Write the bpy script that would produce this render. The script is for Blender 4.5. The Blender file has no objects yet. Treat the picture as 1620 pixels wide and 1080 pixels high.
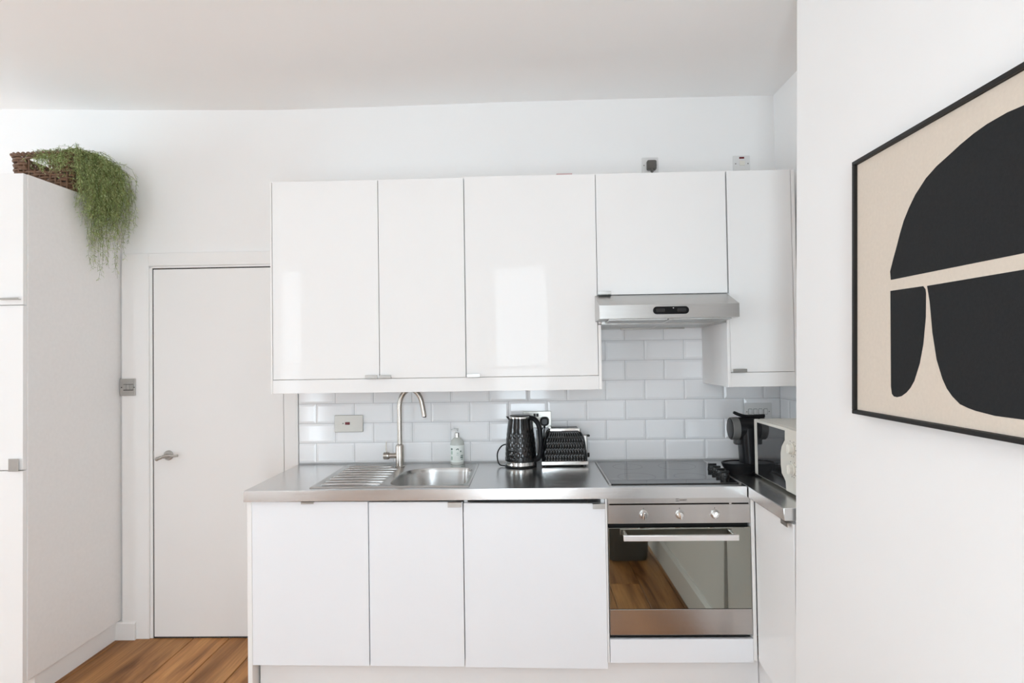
import bpy, bmesh, math, random
from mathutils import Vector, Matrix

# ------------------------------------------------------------------ scene, camera, world, exposure
S = bpy.context.scene
C = S.collection
random.seed(11)

cam_d = bpy.data.cameras.new('camera')
cam = bpy.data.objects.new('camera', cam_d)
C.objects.link(cam)
cam_d.sensor_width = 36.0
cam_d.lens = 36.0 * 944.97 / 1620.0
cam_d.clip_start = 0.02
YAW, PIT, ROL = 0.0245, 0.02, 0.0152
cy, sy, cp, sp, cr, sr = (math.cos(YAW), math.sin(YAW), math.cos(PIT), math.sin(PIT), math.cos(ROL), math.sin(ROL))
Ry = Matrix(((cy, sy, 0), (-sy, cy, 0), (0, 0, 1)))
Rp = Matrix(((1, 0, 0), (0, cp, sp), (0, -sp, cp)))
Rr = Matrix(((cr, 0, -sr), (0, 1, 0), (sr, 0, cr)))
Mr = Rr @ Rp @ Ry
right, fwd, up = Mr[0], Mr[1], Mr[2]
mw = Matrix.Identity(4)
for r in range(3):
    mw[r][0], mw[r][1], mw[r][2] = right[r], up[r], -fwd[r]
mw.translation = Vector((1.185, -3.1442, 1.4739))
cam.matrix_world = mw
S.camera = cam

world = bpy.data.worlds.new('overcast_sky')
S.world = world
world.use_nodes = True
bg = world.node_tree.nodes['Background']
bg.inputs[0].default_value = (0.797, 0.915, 1.0, 1)
bg.inputs[1].default_value = 4.6

S.view_settings.view_transform = 'Standard'
S.view_settings.look = 'None'
S.view_settings.gamma = 1.0
S.view_settings.use_curve_mapping = False
S.view_settings.exposure = 1.51
S.cycles.use_denoising = True
S.cycles.max_bounces = 12
S.cycles.diffuse_bounces = 8
S.cycles.glossy_bounces = 6
S.cycles.transparent_max_bounces = 16
S.cycles.caustics_reflective = True

# room extents
XL, XR, YR, ZC = -4.4, 2.50, -4.3, 2.81
def artx(z):            # the old wall with the picture leans a little
    return 2.108 + 0.0264 * z
# window openings: rear wall (x0, x1, z0, z1) and left wall (y0, y1, z0, z1)
REAR_WIN = [(0.755, 1.507, 0.10, 2.53), (-1.70, -1.307, 0.25, 2.53)]
ADDED_LEFT_WIN = [(-2.75, -1.90, 0.25, 2.38), (-1.60, -0.75, 0.25, 2.38)]  # unseen left windows, added to bring more daylight into the room

def portal(name, loc, rot, sx, sy_):
    l = bpy.data.lights.new(name, 'AREA')
    l.shape = 'RECTANGLE'; l.size = sx; l.size_y = sy_
    l.cycles.is_portal = True
    o = bpy.data.objects.new(name, l); C.objects.link(o)
    o.location = loc; o.rotation_euler = rot
for (a, b, z0, z1) in REAR_WIN:
    portal('daylight_portal', ((a + b) / 2, YR - 0.14, (z0 + z1) / 2), (math.radians(90), 0, 0), b - a, z1 - z0)
for (a, b, z0, z1) in ADDED_LEFT_WIN:
    portal('daylight_portal', (XL - 0.14, (a + b) / 2, (z0 + z1) / 2), (math.radians(90), 0, math.radians(-90)), b - a, z1 - z0)

# ------------------------------------------------------------------ materials
MATS = {}
def mat(name, col, rough=0.5, metal=0.0, spec=0.5, coat=0.0, coat_rough=0.03, bump=0.0, bscale=200.0, stretch=(1, 1, 1),
        var=0.0, vscale=3.0, trans=0.0, ior=1.45, emit=None, aniso=0.0, rvar=0.0, objrand=0.0, sheen=0.0):
    m = bpy.data.materials.new(name); m.use_nodes = True
    nt = m.node_tree; N = nt.nodes; L = nt.links
    p = N['Principled BSDF']
    def I(k, v):
        if k in p.inputs: p.inputs[k].default_value = v
    I('Base Color', (*col, 1)); I('Roughness', rough); I('Metallic', metal); I('Specular IOR Level', spec)
    I('Coat Weight', coat); I('Coat Roughness', coat_rough); I('Transmission Weight', trans); I('IOR', ior)
    I('Anisotropic', aniso); I('Sheen Weight', sheen)
    if emit:
        I('Emission Color', (*emit[0], 1)); I('Emission Strength', emit[1])
    tc = mp = None
    if bump or var or rvar:
        tc = N.new('ShaderNodeTexCoord'); mp = N.new('ShaderNodeMapping')
        L.new(tc.outputs['Object'], mp.inputs[0]); mp.inputs['Scale'].default_value = stretch
    if bump:
        n = N.new('ShaderNodeTexNoise'); n.inputs['Scale'].default_value = bscale; n.inputs['Detail'].default_value = 4
        L.new(mp.outputs[0], n.inputs['Vector'])
        b = N.new('ShaderNodeBump'); b.inputs['Strength'].default_value = bump; b.inputs['Distance'].default_value = 0.002
        L.new(n.outputs['Fac'], b.inputs['Height']); L.new(b.outputs[0], p.inputs['Normal'])
    if var or objrand:
        hsv = N.new('ShaderNodeHueSaturation'); hsv.inputs['Color'].default_value = (*col, 1)
        if var:
            n2 = N.new('ShaderNodeTexNoise'); n2.inputs['Scale'].default_value = vscale; n2.inputs['Detail'].default_value = 5
            L.new(mp.outputs[0], n2.inputs['Vector'])
            mr = N.new('ShaderNodeMapRange'); mr.inputs['To Min'].default_value = 1 - var; mr.inputs['To Max'].default_value = 1 + var
            mr.inputs['From Min'].default_value = 0.25; mr.inputs['From Max'].default_value = 0.75
            L.new(n2.outputs['Fac'], mr.inputs['Value'])
            last = mr.outputs[0]
        else:
            v = N.new('ShaderNodeValue'); v.outputs[0].default_value = 1.0; last = v.outputs[0]
        if objrand:
            oi = N.new('ShaderNodeObjectInfo')
            m2 = N.new('ShaderNodeMapRange'); m2.inputs['To Min'].default_value = 1 - objrand; m2.inputs['To Max'].default_value = 1 + objrand
            L.new(oi.outputs['Random'], m2.inputs['Value'])
            mu = N.new('ShaderNodeMath'); mu.operation = 'MULTIPLY'
            L.new(last, mu.inputs[0]); L.new(m2.outputs[0], mu.inputs[1]); last = mu.outputs[0]
        L.new(last, hsv.inputs['Value']); L.new(hsv.outputs[0], p.inputs['Base Color'])
    if rvar:
        n3 = N.new('ShaderNodeTexNoise'); n3.inputs['Scale'].default_value = vscale; L.new(mp.outputs[0], n3.inputs['Vector'])
        m3 = N.new('ShaderNodeMapRange'); m3.inputs['To Min'].default_value = max(0, rough - rvar); m3.inputs['To Max'].default_value = rough + rvar
        L.new(n3.outputs['Fac'], m3.inputs['Value']); L.new(m3.outputs[0], p.inputs['Roughness'])
    MATS[name] = m
    return m

wall_paint = mat('wall_paint', (0.885, 0.882, 0.876), 0.65, spec=0.1, bump=0.02, bscale=60, var=0.012, vscale=1.5)
ceiling_paint = mat('ceiling_paint', (0.90, 0.893, 0.885), 0.9, spec=0.0, var=0.012, vscale=1.2)
trim_paint = mat('trim_paint', (0.87, 0.865, 0.855), 0.4, spec=0.4, bump=0.03, bscale=90, var=0.01)
door_paint = mat('door_paint', (0.86, 0.855, 0.845), 0.42, spec=0.4, bump=0.03, bscale=70, var=0.01)
gloss_white = mat('gloss_white_lacquer', (0.87, 0.87, 0.865), 0.03, spec=0.11, var=0.006)
satin_white = mat('satin_white_lacquer', (0.865, 0.885, 0.915), 0.32, spec=0.35, bump=0.01, bscale=60, var=0.006)
carcass_white = mat('carcass_white', (0.86, 0.86, 0.86), 0.4, spec=0.35, bump=0.02, bscale=150, var=0.01)
edge_white = mat('panel_edge_white', (0.88, 0.87, 0.855), 0.35, spec=0.4, var=0.01, vscale=12)
tall_side = mat('tall_side_laminate', (0.85, 0.84, 0.83), 0.5, spec=0.3, bump=0.10, bscale=420, var=0.02, vscale=60)
steel = mat('brushed_steel', (0.52, 0.51, 0.495), 0.30, 1.0, bump=0.10, bscale=60, stretch=(1, 14, 14), var=0.03, vscale=8, rvar=0.05)
worktop_steel = mat('worktop_steel', (0.66, 0.66, 0.655), 0.24, 1.0, bump=0.05, bscale=70, stretch=(1, 16, 16), var=0.03, vscale=6, rvar=0.05)
sink_steel = mat('sink_steel', (0.53, 0.525, 0.515), 0.26, 1.0, bump=0.05, bscale=90, stretch=(1, 8, 8), var=0.03, vscale=10)
oven_steel = mat('oven_steel', (0.53, 0.505, 0.485), 0.24, 1.0, bump=0.06, bscale=70, stretch=(1, 16, 16), var=0.03, vscale=8)
nickel = mat('brushed_nickel', (0.55, 0.515, 0.47), 0.26, 1.0, bump=0.05, bscale=150, var=0.03, vscale=20)
bright_bar = mat('bright_aluminium_bar', (0.86, 0.85, 0.84), 0.35, 0.85, bump=0.03, bscale=80, stretch=(1, 12, 12), var=0.02, vscale=10)
chrome = mat('chrome', (0.78, 0.78, 0.77), 0.10, 1.0, var=0.02, vscale=30)
satin_metal = mat('satin_metal', (0.50, 0.49, 0.47), 0.32, 1.0, var=0.04, vscale=40, bump=0.03, bscale=300)
tile_glaze = mat('white_glazed_tile', (0.915, 0.92, 0.93), 0.09, spec=0.45, objrand=0.025)
grout = mat('grey_grout', (0.62, 0.62, 0.62), 0.9, spec=0.1, bump=0.2, bscale=300, var=0.06, vscale=30)
black_plastic = mat('black_plastic', (0.012, 0.012, 0.012), 0.35, spec=0.5, bump=0.02, bscale=300, var=0.1, vscale=20)
black_satin = mat('black_satin_plastic', (0.010, 0.010, 0.011), 0.28, spec=0.2, var=0.1, vscale=20)
black_gloss = mat('black_faceted_gloss', (0.009, 0.009, 0.009), 0.06, spec=0.55, var=0.05, vscale=20)
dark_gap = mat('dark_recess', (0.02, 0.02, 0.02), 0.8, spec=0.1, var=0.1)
hob_glass = mat('ceramic_hob_glass', (0.018, 0.018, 0.019), 0.045, spec=0.9, coat=0.3, var=0.05, vscale=8)
oven_glass = mat('mirrored_oven_glass', (0.33, 0.335, 0.30), 0.03, metal=1.0, var=0.02, vscale=4)
micro_glass = mat('dark_microwave_glass', (0.02, 0.02, 0.021), 0.05, spec=0.8, var=0.05, vscale=8)
cream_plastic = mat('cream_plastic', (0.78, 0.76, 0.69), 0.35, spec=0.4, var=0.01, vscale=10)
white_plastic = mat('white_plastic', (0.74, 0.74, 0.73), 0.35, spec=0.4, var=0.01, vscale=20)
grey_plug = mat('grey_plug_plastic', (0.115, 0.11, 0.10), 0.45, spec=0.4, var=0.08, vscale=60)
red_neon = mat('dark_red_neon', (0.16, 0.012, 0.02), 0.25, spec=0.5, var=0.05, vscale=50)
soap_clear = mat('pale_soap_bottle', (0.84, 0.87, 0.82), 0.18, spec=0.5, trans=0.35, var=0.03, vscale=20)
soap_label = mat('pale_green_label', (0.84, 0.89, 0.86), 0.5, var=0.04, vscale=30)
soap_ink = mat('dark_green_ink', (0.10, 0.17, 0.14), 0.6, var=0.1, vscale=100)
soap_ink2 = mat('pale_green_ink', (0.42, 0.55, 0.48), 0.6, var=0.1, vscale=100)
clear_plastic = mat('clear_plastic', (0.92, 0.93, 0.93), 0.1, spec=0.5, trans=0.75, ior=1.4, var=0.01)
frame_black = mat('black_frame_wood', (0.012, 0.011, 0.010), 0.45, spec=0.4, bump=0.05, bscale=200, var=0.1, vscale=20)
canvas = mat('beige_canvas', (0.70, 0.62, 0.53), 0.85, spec=0.15, bump=0.25, bscale=700, var=0.03, vscale=120)
ink_black = mat('charcoal_paint', (0.020, 0.021, 0.022), 0.75, spec=0.2, bump=0.2, bscale=700, var=0.12, vscale=150)
terracotta = mat('light_board_wood', (0.55, 0.33, 0.17), 0.5, spec=0.3, var=0.15, vscale=20, stretch=(1, 6, 1))
bin_grey = mat('dark_grey_bin_plastic', (0.13, 0.13, 0.125), 0.4, spec=0.4, var=0.05, vscale=12)
pink_card = mat('pinkish_card', (0.60, 0.42, 0.42), 0.7, var=0.05, vscale=40)
skirting = mat('skirting_paint', (0.86, 0.855, 0.845), 0.35, spec=0.4, var=0.01)

def wood_floor():
    m = bpy.data.materials.new('oak_floorboards'); m.use_nodes = True
    nt = m.node_tree; N = nt.nodes; L = nt.links; p = N['Principled BSDF']
    tc = N.new('ShaderNodeTexCoord'); oi = N.new('ShaderNodeObjectInfo')
    off = N.new('ShaderNodeVectorMath'); off.operation = 'SCALE'; off.inputs[0].default_value = (13.0, 37.0, 7.0)
    L.new(oi.outputs['Random'], off.inputs['Scale'])
    add = N.new('ShaderNodeVectorMath'); add.operation = 'ADD'
    L.new(tc.outputs['Object'], add.inputs[0]); L.new(off.outputs[0], add.inputs[1])
    mp = N.new('ShaderNodeMapping'); mp.inputs['Scale'].default_value = (9, 1.1, 9); L.new(add.outputs[0], mp.inputs[0])
    n1 = N.new('ShaderNodeTexNoise'); n1.inputs['Scale'].default_value = 1.0; n1.inputs['Detail'].default_value = 6; n1.inputs['Distortion'].default_value = 1.2
    L.new(mp.outputs[0], n1.inputs['Vector'])
    mp2 = N.new('ShaderNodeMapping'); mp2.inputs['Scale'].default_value = (90, 4, 90); L.new(add.outputs[0], mp2.inputs[0])
    n2 = N.new('ShaderNodeTexNoise'); n2.inputs['Scale'].default_value = 1.0; n2.inputs['Detail'].default_value = 4
    L.new(mp2.outputs[0], n2.inputs['Vector'])
    ramp = N.new('ShaderNodeValToRGB')
    e = ramp.color_ramp.elements
    e[0].position = 0.28; e[0].color = (0.15, 0.058, 0.018, 1)
    e[1].position = 0.75; e[1].color = (0.56, 0.285, 0.105, 1)
    k = ramp.color_ramp.elements.new(0.5); k.color = (0.39, 0.18, 0.062, 1)
    L.new(n1.outputs['Fac'], ramp.inputs[0])
    mix = N.new('ShaderNodeMix'); mix.data_type = 'RGBA'; mix.blend_type = 'MULTIPLY'; mix.inputs[0].default_value = 0.45
    r2 = N.new('ShaderNodeMapRange'); r2.inputs['From Min'].default_value = 0.3; r2.inputs['From Max'].default_value = 0.65
    r2.inputs['To Min'].default_value = 0.5; r2.inputs['To Max'].default_value = 1.15
    L.new(n2.outputs['Fac'], r2.inputs['Value'])
    L.new(ramp.outputs[0], mix.inputs['A']); L.new(r2.outputs[0], mix.inputs['B'])
    hsv = N.new('ShaderNodeHueSaturation'); r3 = N.new('ShaderNodeMapRange')
    r3.inputs['To Min'].default_value = 0.95; r3.inputs['To Max'].default_value = 1.25
    L.new(oi.outputs['Random'], r3.inputs['Value']); L.new(r3.outputs[0], hsv.inputs['Value'])
    L.new(mix.outputs['Result'], hsv.inputs['Color']); L.new(hsv.outputs[0], p.inputs['Base Color'])
    b = N.new('ShaderNodeBump'); b.inputs['Strength'].default_value = 0.12; b.inputs['Distance'].default_value = 0.002
    L.new(n2.outputs['Fac'], b.inputs['Height']); L.new(b.outputs[0], p.inputs['Normal'])
    p.inputs['Roughness'].default_value = 0.45; p.inputs['Specular IOR Level'].default_value = 0.22
    return m
oak = wood_floor()

def island_mat(name, cols, rough, spec=0.3, trans=0.0):
    m = bpy.data.materials.new(name); m.use_nodes = True
    nt = m.node_tree; N = nt.nodes; L = nt.links; p = N['Principled BSDF']
    g = N.new('ShaderNodeNewGeometry'); r = N.new('ShaderNodeValToRGB')
    e = r.color_ramp.elements
    e[0].position = 0; e[0].color = (*cols[0], 1); e[1].position = 1; e[1].color = (*cols[-1], 1)
    for i, c in enumerate(cols[1:-1]):
        k = e.new((i + 1) / (len(cols) - 1)); k.color = (*c, 1)
    tc = N.new('ShaderNodeTexCoord'); n = N.new('ShaderNodeTexNoise'); n.inputs['Scale'].default_value = 90
    L.new(tc.outputs['Object'], n.inputs['Vector'])
    mx = N.new('ShaderNodeMath'); mx.operation = 'MULTIPLY_ADD'; mx.inputs[1].default_value = 0.35
    L.new(n.outputs['Fac'], mx.inputs[0]); 
    s = N.new('ShaderNodeMath'); s.operation = 'SUBTRACT'; s.inputs[1].default_value = 0.17
    L.new(g.outputs['Random Per Island'], s.inputs[0]); L.new(s.outputs[0], mx.inputs[2])
    L.new(mx.outputs[0], r.inputs[0]); L.new(r.outputs[0], p.inputs['Base Color'])
    p.inputs['Roughness'].default_value = rough; p.inputs['Specular IOR Level'].default_value = spec
    return m
foliage_mat = island_mat('trailing_foliage', [(0.14, 0.20, 0.055), (0.28, 0.38, 0.13), (0.43, 0.52, 0.22), (0.62, 0.66, 0.36)], 0.6)
stem_mat = island_mat('plant_stem', [(0.12, 0.10, 0.035), (0.22, 0.25, 0.09)], 0.7)
wicker_mat = mat('brown_wicker', (0.185, 0.105, 0.065), 0.55, spec=0.35, bump=0.4, bscale=140, var=0.35, vscale=45)

def glass_pane():
    m = bpy.data.materials.new('window_glass'); m.use_nodes = True
    nt = m.node_tree; N = nt.nodes; L = nt.links
    for n in list(N):
        if n.type != 'OUTPUT_MATERIAL': N.remove(n)
    out = [n for n in N if n.type == 'OUTPUT_MATERIAL'][0]
    t = N.new('ShaderNodeBsdfTransparent'); g = N.new('ShaderNodeBsdfGlossy'); g.inputs['Roughness'].default_value = 0.01
    fr = N.new('ShaderNodeFresnel'); fr.inputs['IOR'].default_value = 1.45
    mx = N.new('ShaderNodeMixShader')
    ge = N.new('ShaderNodeNewGeometry'); inv = N.new('ShaderNodeMath'); inv.operation = 'SUBTRACT'; inv.inputs[0].default_value = 1.0
    L.new(ge.outputs['Backfacing'], inv.inputs[1]); mul = N.new('ShaderNodeMath'); mul.operation = 'MULTIPLY'
    L.new(fr.outputs[0], mul.inputs[0]); L.new(inv.outputs[0], mul.inputs[1]); L.new(mul.outputs[0], mx.inputs[0]); L.new(t.outputs[0], mx.inputs[1]); L.new(g.outputs[0], mx.inputs[2])
    L.new(mx.outputs[0], out.inputs['Surface'])
    return m
pane_glass = glass_pane()

# ------------------------------------------------------------------ mesh helpers (all coordinates are world metres)
def NB(): return bmesh.new()
def merge(dst, src):
    me = bpy.data.meshes.new('tmp'); src.to_mesh(me); src.free(); dst.from_mesh(me); bpy.data.meshes.remove(me)
def box(bm, x0, x1, y0, y1, z0, z1, bev=0.0, seg=2):
    t = bmesh.new()
    bmesh.ops.create_cube(t, size=1.0)
    for v in t.verts:
        v.co = Vector((x0 + (v.co.x + .5) * (x1 - x0), y0 + (v.co.y + .5) * (y1 - y0), z0 + (v.co.z + .5) * (z1 - z0)))
    if bev: bmesh.ops.bevel(t, geom=t.edges[:], offset=bev, segments=seg, affect='EDGES', profile=0.5)
    merge(bm, t); return bm
def hexa(bm, pts, bev=0.0, seg=2):
    """eight corners: bottom four ccw, top four ccw"""
    t = bmesh.new(); vs = [t.verts.new(p) for p in pts]
    for f in ((3, 2, 1, 0), (4, 5, 6, 7), (0, 1, 5, 4), (1, 2, 6, 5), (2, 3, 7, 6), (3, 0, 4, 7)): t.faces.new([vs[i] for i in f])
    bmesh.ops.recalc_face_normals(t, faces=t.faces[:])
    if bev: bmesh.ops.bevel(t, geom=t.edges[:], offset=bev, segments=seg, affect='EDGES', profile=0.5)
    merge(bm, t); return bm
def prism(bm, pts, axis, a, b, bev=0.0, seg=2):
    """extrude polygon; axis 'x': pts=(y,z), 'y': pts=(x,z), 'z': pts=(x,y)"""
    t = bmesh.new()
    def P(p, h):
        return {'x': (h, p[0], p[1]), 'y': (p[0], h, p[1]), 'z': (p[0], p[1], h)}[axis]
    lo = [t.verts.new(P(p, a)) for p in pts]; hi = [t.verts.new(P(p, b)) for p in pts]
    n = len(pts); f0 = t.faces.new(lo); f1 = t.faces.new(hi[::-1])
    for i in range(n): t.faces.new((lo[i], hi[i], hi[(i + 1) % n], lo[(i + 1) % n]))
    bmesh.ops.recalc_face_normals(t, faces=t.faces[:])
    if bev:
        es = [e for f in (f0, f1) for e in f.edges]
        bmesh.ops.bevel(t, geom=list(set(es)), offset=bev, segments=seg, affect='EDGES', profile=0.5)
    merge(bm, t); return bm
def rrect(x0, x1, y0, y1, r, n=6):
    out = []
    for (cx_, cy_, a0) in ((x1 - r, y1 - r, 0), (x0 + r, y1 - r, 90), (x0 + r, y0 + r, 180), (x1 - r, y0 + r, 270)):
        for i in range(n + 1):
            a = math.radians(a0 + 90 * i / n); out.append((cx_ + r * math.cos(a), cy_ + r * math.sin(a)))
    return out
def loft(bm, loops, cap0=True, cap1=True, closed=True):
    t = bmesh.new(); R = [[t.verts.new(p) for p in lp] for lp in loops]; n = len(R[0])
    for a, b in zip(R[:-1], R[1:]):
        for i in range(n if closed else n - 1):
            j = (i + 1) % n
            t.faces.new((a[i], a[j], b[j], b[i]))
    if cap0: t.faces.new(R[0][::-1])
    if cap1: t.faces.new(R[-1])
    bmesh.ops.recalc_face_normals(t, faces=t.faces[:]) if (cap0 and cap1) else None
    merge(bm, t); return bm
def lathe(bm, prof, c, seg=32, axis='z', cap=True):
    """prof: list of (radius, height); c: origin; axis of revolution"""
    loops = []
    for r, h in prof:
        lp = []
        for i in range(seg):
            a = 2 * math.pi * i / seg; u, v = r * math.cos(a), r * math.sin(a)
            lp.append({'z': (c[0] + u, c[1] + v, c[2] + h), 'y': (c[0] + u, c[1] + h, c[2] + v), 'x': (c[0] + h, c[1] + u, c[2] + v)}[axis])
        loops.append(lp)
    t = bmesh.new(); loft(t, loops, cap, cap); bmesh.ops.recalc_face_normals(t, faces=t.faces[:])
    for f in t.faces: f.material_index = 2
    merge(bm, t); return bm
def tube(bm, pts, rad, seg=10, cap=True, closed=False):
    pts = [Vector(p) for p in pts]; n = len(pts)
    rads = rad if isinstance(rad, (list, tuple)) else [rad] * n
    t = bmesh.new(); rings = []; prev = None
    for i, p in enumerate(pts):
        if closed: d = pts[(i + 1) % n] - pts[i - 1]
        else: d = pts[min(i + 1, n - 1)] - pts[max(i - 1, 0)]
        if d.length < 1e-9: d = Vector((0, 0, 1))
        d.normalize()
        if prev is None:
            a = Vector((0, 0, 1)) if abs(d.z) < 0.9 else Vector((1, 0, 0)); u = d.cross(a).normalized()
        else:
            u = prev - d * prev.dot(d); u = u.normalized() if u.length > 1e-6 else d.orthogonal().normalized()
        prev = u; w = d.cross(u)
        rings.append([t.verts.new(p + (u * math.cos(2 * math.pi * k / seg) + w * math.sin(2 * math.pi * k / seg)) * rads[i]) for k in range(seg)])
    prs = list(zip(rings[:-1], rings[1:])) + ([(rings[-1], rings[0])] if closed else [])
    for a, b in prs:
        for k in range(seg): t.faces.new((a[k], a[(k + 1) % seg], b[(k + 1) % seg], b[k]))
    if cap and not closed: t.faces.new(rings[0][::-1]); t.faces.new(rings[-1])
    for f in t.faces: f.material_index = 1
    bmesh.ops.recalc_face_normals(t, faces=t.faces[:])
    merge(bm, t); return bm
def smooth_path(pts, k=6):
    P = [Vector(p) for p in pts]; P = [P[0] * 2 - P[1]] + P + [P[-1] * 2 - P[-2]]; out = []
    for i in range(1, len(P) - 2):
        for j in range(k):
            t = j / k
            out.append(0.5 * ((2 * P[i]) + (-P[i - 1] + P[i + 1]) * t + (2 * P[i - 1] - 5 * P[i] + 4 * P[i + 1] - P[i + 2]) * t * t + (-P[i - 1] + 3 * P[i] - 3 * P[i + 1] + P[i + 2]) * t ** 3))
    out.append(P[-2]); return out
def wloc(o):
    v = Vector((0, 0, 0))
    while o: v += Vector(o.location); o = o.parent
    return v
def obj(name, bm, m, parent=None, angle=20, flat=False, origin=None):
    off = wloc(parent) if parent else Vector((0, 0, 0))
    loc = Vector((0, 0, 0))
    if origin is not None: loc = Vector(origin) - off
    bmesh.ops.translate(bm, verts=bm.verts[:], vec=-(off + loc))
    lim = math.radians(angle); soft, lim2 = math.radians(62), math.radians(36)
    for e in bm.edges:
        e.smooth = not (len(e.link_faces) == 2 and e.calc_face_angle(0) > (soft if e.link_faces[0].material_index == 1 else lim2 if e.link_faces[0].material_index == 2 else lim))
    for f in bm.faces: f.smooth = not flat; f.material_index = 0
    me = bpy.data.meshes.new(name); bm.to_mesh(me); bm.free()
    me.materials.append(m)
    o = bpy.data.objects.new(name, me); C.objects.link(o); o.location = loc
    if parent: o.parent = parent
    return o
def tag(o, label, cat, group=None, kind=None):
    o['label'] = label; o['category'] = cat
    if group: o['group'] = group
    if kind: o['kind'] = kind
    return o
def thing(name, label, cat, loc, group=None):
    o = bpy.data.objects.new(name, None); C.objects.link(o); o.location = loc
    o.empty_display_size = 0.05
    return tag(o, label, cat, group)
def center_base(bm):
    xs = [v.co for v in bm.verts]
    return ((min(v.x for v in xs) + max(v.x for v in xs)) / 2, (min(v.y for v in xs) + max(v.y for v in xs)) / 2, min(v.z for v in xs))
def single(name, bm, m, label, cat, group=None, kind=None, **kw):
    return tag(obj(name, bm, m, origin=center_base(bm), **kw), label, cat, group, kind)
def struct(name, bm, m, label, cat, **kw):
    o = obj(name, bm, m, **kw); return tag(o, label, cat, kind='structure')
def copy_piece(src, name, loc, parent):
    o = bpy.data.objects.new(name, src); C.objects.link(o); o.parent = parent; o.location = loc; return o

# ------------------------------------------------------------------ the room shell
TH = 0.12
# floor with boards
bm = NB(); box(bm, XL, XR + 0.2, YR, 0.0, -0.10, -0.022)
floor = struct('floor', bm, dark_gap, 'warm brown wide oak floorboards running towards the back wall', 'floor')
def plank_mesh(length, w):
    b = NB(); box(b, -w / 2, w / 2, -length / 2, length / 2, -0.02, 0.0)
    es = [e for e in b.edges if all(abs(v.co.z) < 1e-6 for v in e.verts)]
    bmesh.ops.bevel(b, geom=es, offset=0.0025, segments=1, affect='EDGES')
    me = bpy.data.meshes.new('floorboard'); b.to_mesh(me); b.free(); me.materials.append(oak); return me
PC = {}
PW = 0.19; x = -0.593 - PW * 20
while x < 2.6:
    y = -0.002; first = True; wd = 2 * PW if abs(x + 0.973) < 0.01 else PW   # one double-width board by the tall cabinet
    while y > YR + 0.02:
        ln = random.choice([1.5, 1.8, 2.1, 2.4]) if not first else random.choice([0.9, 1.4, 1.9, 2.3])
        if -1.0 < x < -0.1 and first: ln = 2.4
        first = False
        if y - ln < YR + 0.35: ln = round(y - YR - 0.002, 3)
        key = (round(ln, 3), wd)
        if key not in PC: PC[key] = plank_mesh(ln - 0.003, wd - 0.003)
        copy_piece(PC[key], 'floorboard', (x + wd / 2, y - ln / 2, 0), floor)
        y -= ln
    x += wd

# back wall (with a slightly wavy top line) and tiles
prof_top = [(XL - 0.3, 2.86), (-1.65, 2.842), (-0.953, 2.816), (-0.127, 2.796), (0.486, 2.801), (1.094, 2.808), (1.762, 2.809), (2.7, 2.807)]
bm = NB(); prism(bm, [(XL - 0.3, -0.1), (2.7, -0.1)] + [(p[0], p[1] + 0.06) for p in prof_top[::-1]] , 'y', 0.0, TH)
wall_back = struct('wall_back', bm, wall_paint, 'white painted back wall behind the kitchen units', 'wall')
bm = NB(); prism(bm, prof_top + [(2.7, 2.95), (XL - 0.3, 2.95)], 'y', YR - 0.1, 0.0)
ceiling = struct('ceiling', bm, ceiling_paint, 'off-white uneven plaster ceiling', 'ceiling', angle=60)

# side wall of the cooking niche and the nearer wall that carries the picture
bm = NB(); box(bm, XR, XR + TH, -1.06, 0.0, -0.1, 2.9)
wall_niche = struct('wall_niche', bm, wall_paint, 'white side wall of the kitchen niche behind the microwave', 'wall')
bm = NB()
hexa(bm, [(artx(-.1), YR, -.1), (2.7, YR, -.1), (2.7, -.984, -.1), (artx(-.1), -.984, -.1), (artx(2.9), YR, 2.9), (2.7, YR, 2.9), (2.7, -.984, 2.9), (artx(2.9), -.984, 2.9)], bev=0.004, seg=2)
wall_right = struct('wall_right', bm, wall_paint, 'plain white wall carrying the large abstract picture', 'wall')
bm = NB(); prism(bm, [(artx(0) - 0.02, 0.0), (artx(0) + 0.02, 0.0), (artx(0.16) + 0.02, 0.16), (artx(0.16) - 0.006, 0.16), (artx(0.14) - 0.02, 0.14)], 'y', YR, -0.99)
struct('baseboard_right', bm, skirting, 'white skirting board along the picture wall', 'skirting board')

def wall_with_holes(bm, axis, pos, a0, a1, z0, z1, holes, th):
    """axis 'y': wall spans x at y=pos; axis 'x': wall spans y at x=pos; thickness goes to negative"""
    def B(u0, u1, w0, w1):
        if u1 - u0 < 1e-4 or w1 - w0 < 1e-4: return
        if axis == 'y': box(bm, u0, u1, pos - th, pos, w0, w1)
        else: box(bm, pos - th, pos, u0, u1, w0, w1)
    cur = a0
    for (h0, h1, w0, w1) in sorted(holes):
        B(cur, h0, z0, z1); B(h0, h1, z0, w0); B(h0, h1, w1, z1); cur = h1
    B(cur, a1, z0, z1)
bm = NB(); wall_with_holes(bm, 'y', YR, XL - TH, 2.7, -0.1, 2.9, REAR_WIN, 0.2)
struct('wall_rear', bm, wall_paint, 'white window wall opposite the kitchen', 'wall')
bm = NB(); wall_with_holes(bm, 'x', XL, YR, 0.0 + TH, -0.1, 2.9, ADDED_LEFT_WIN, 0.2)
struct('wall_left', bm, wall_paint, 'white wall with tall windows added for light at the far left', 'wall')
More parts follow.
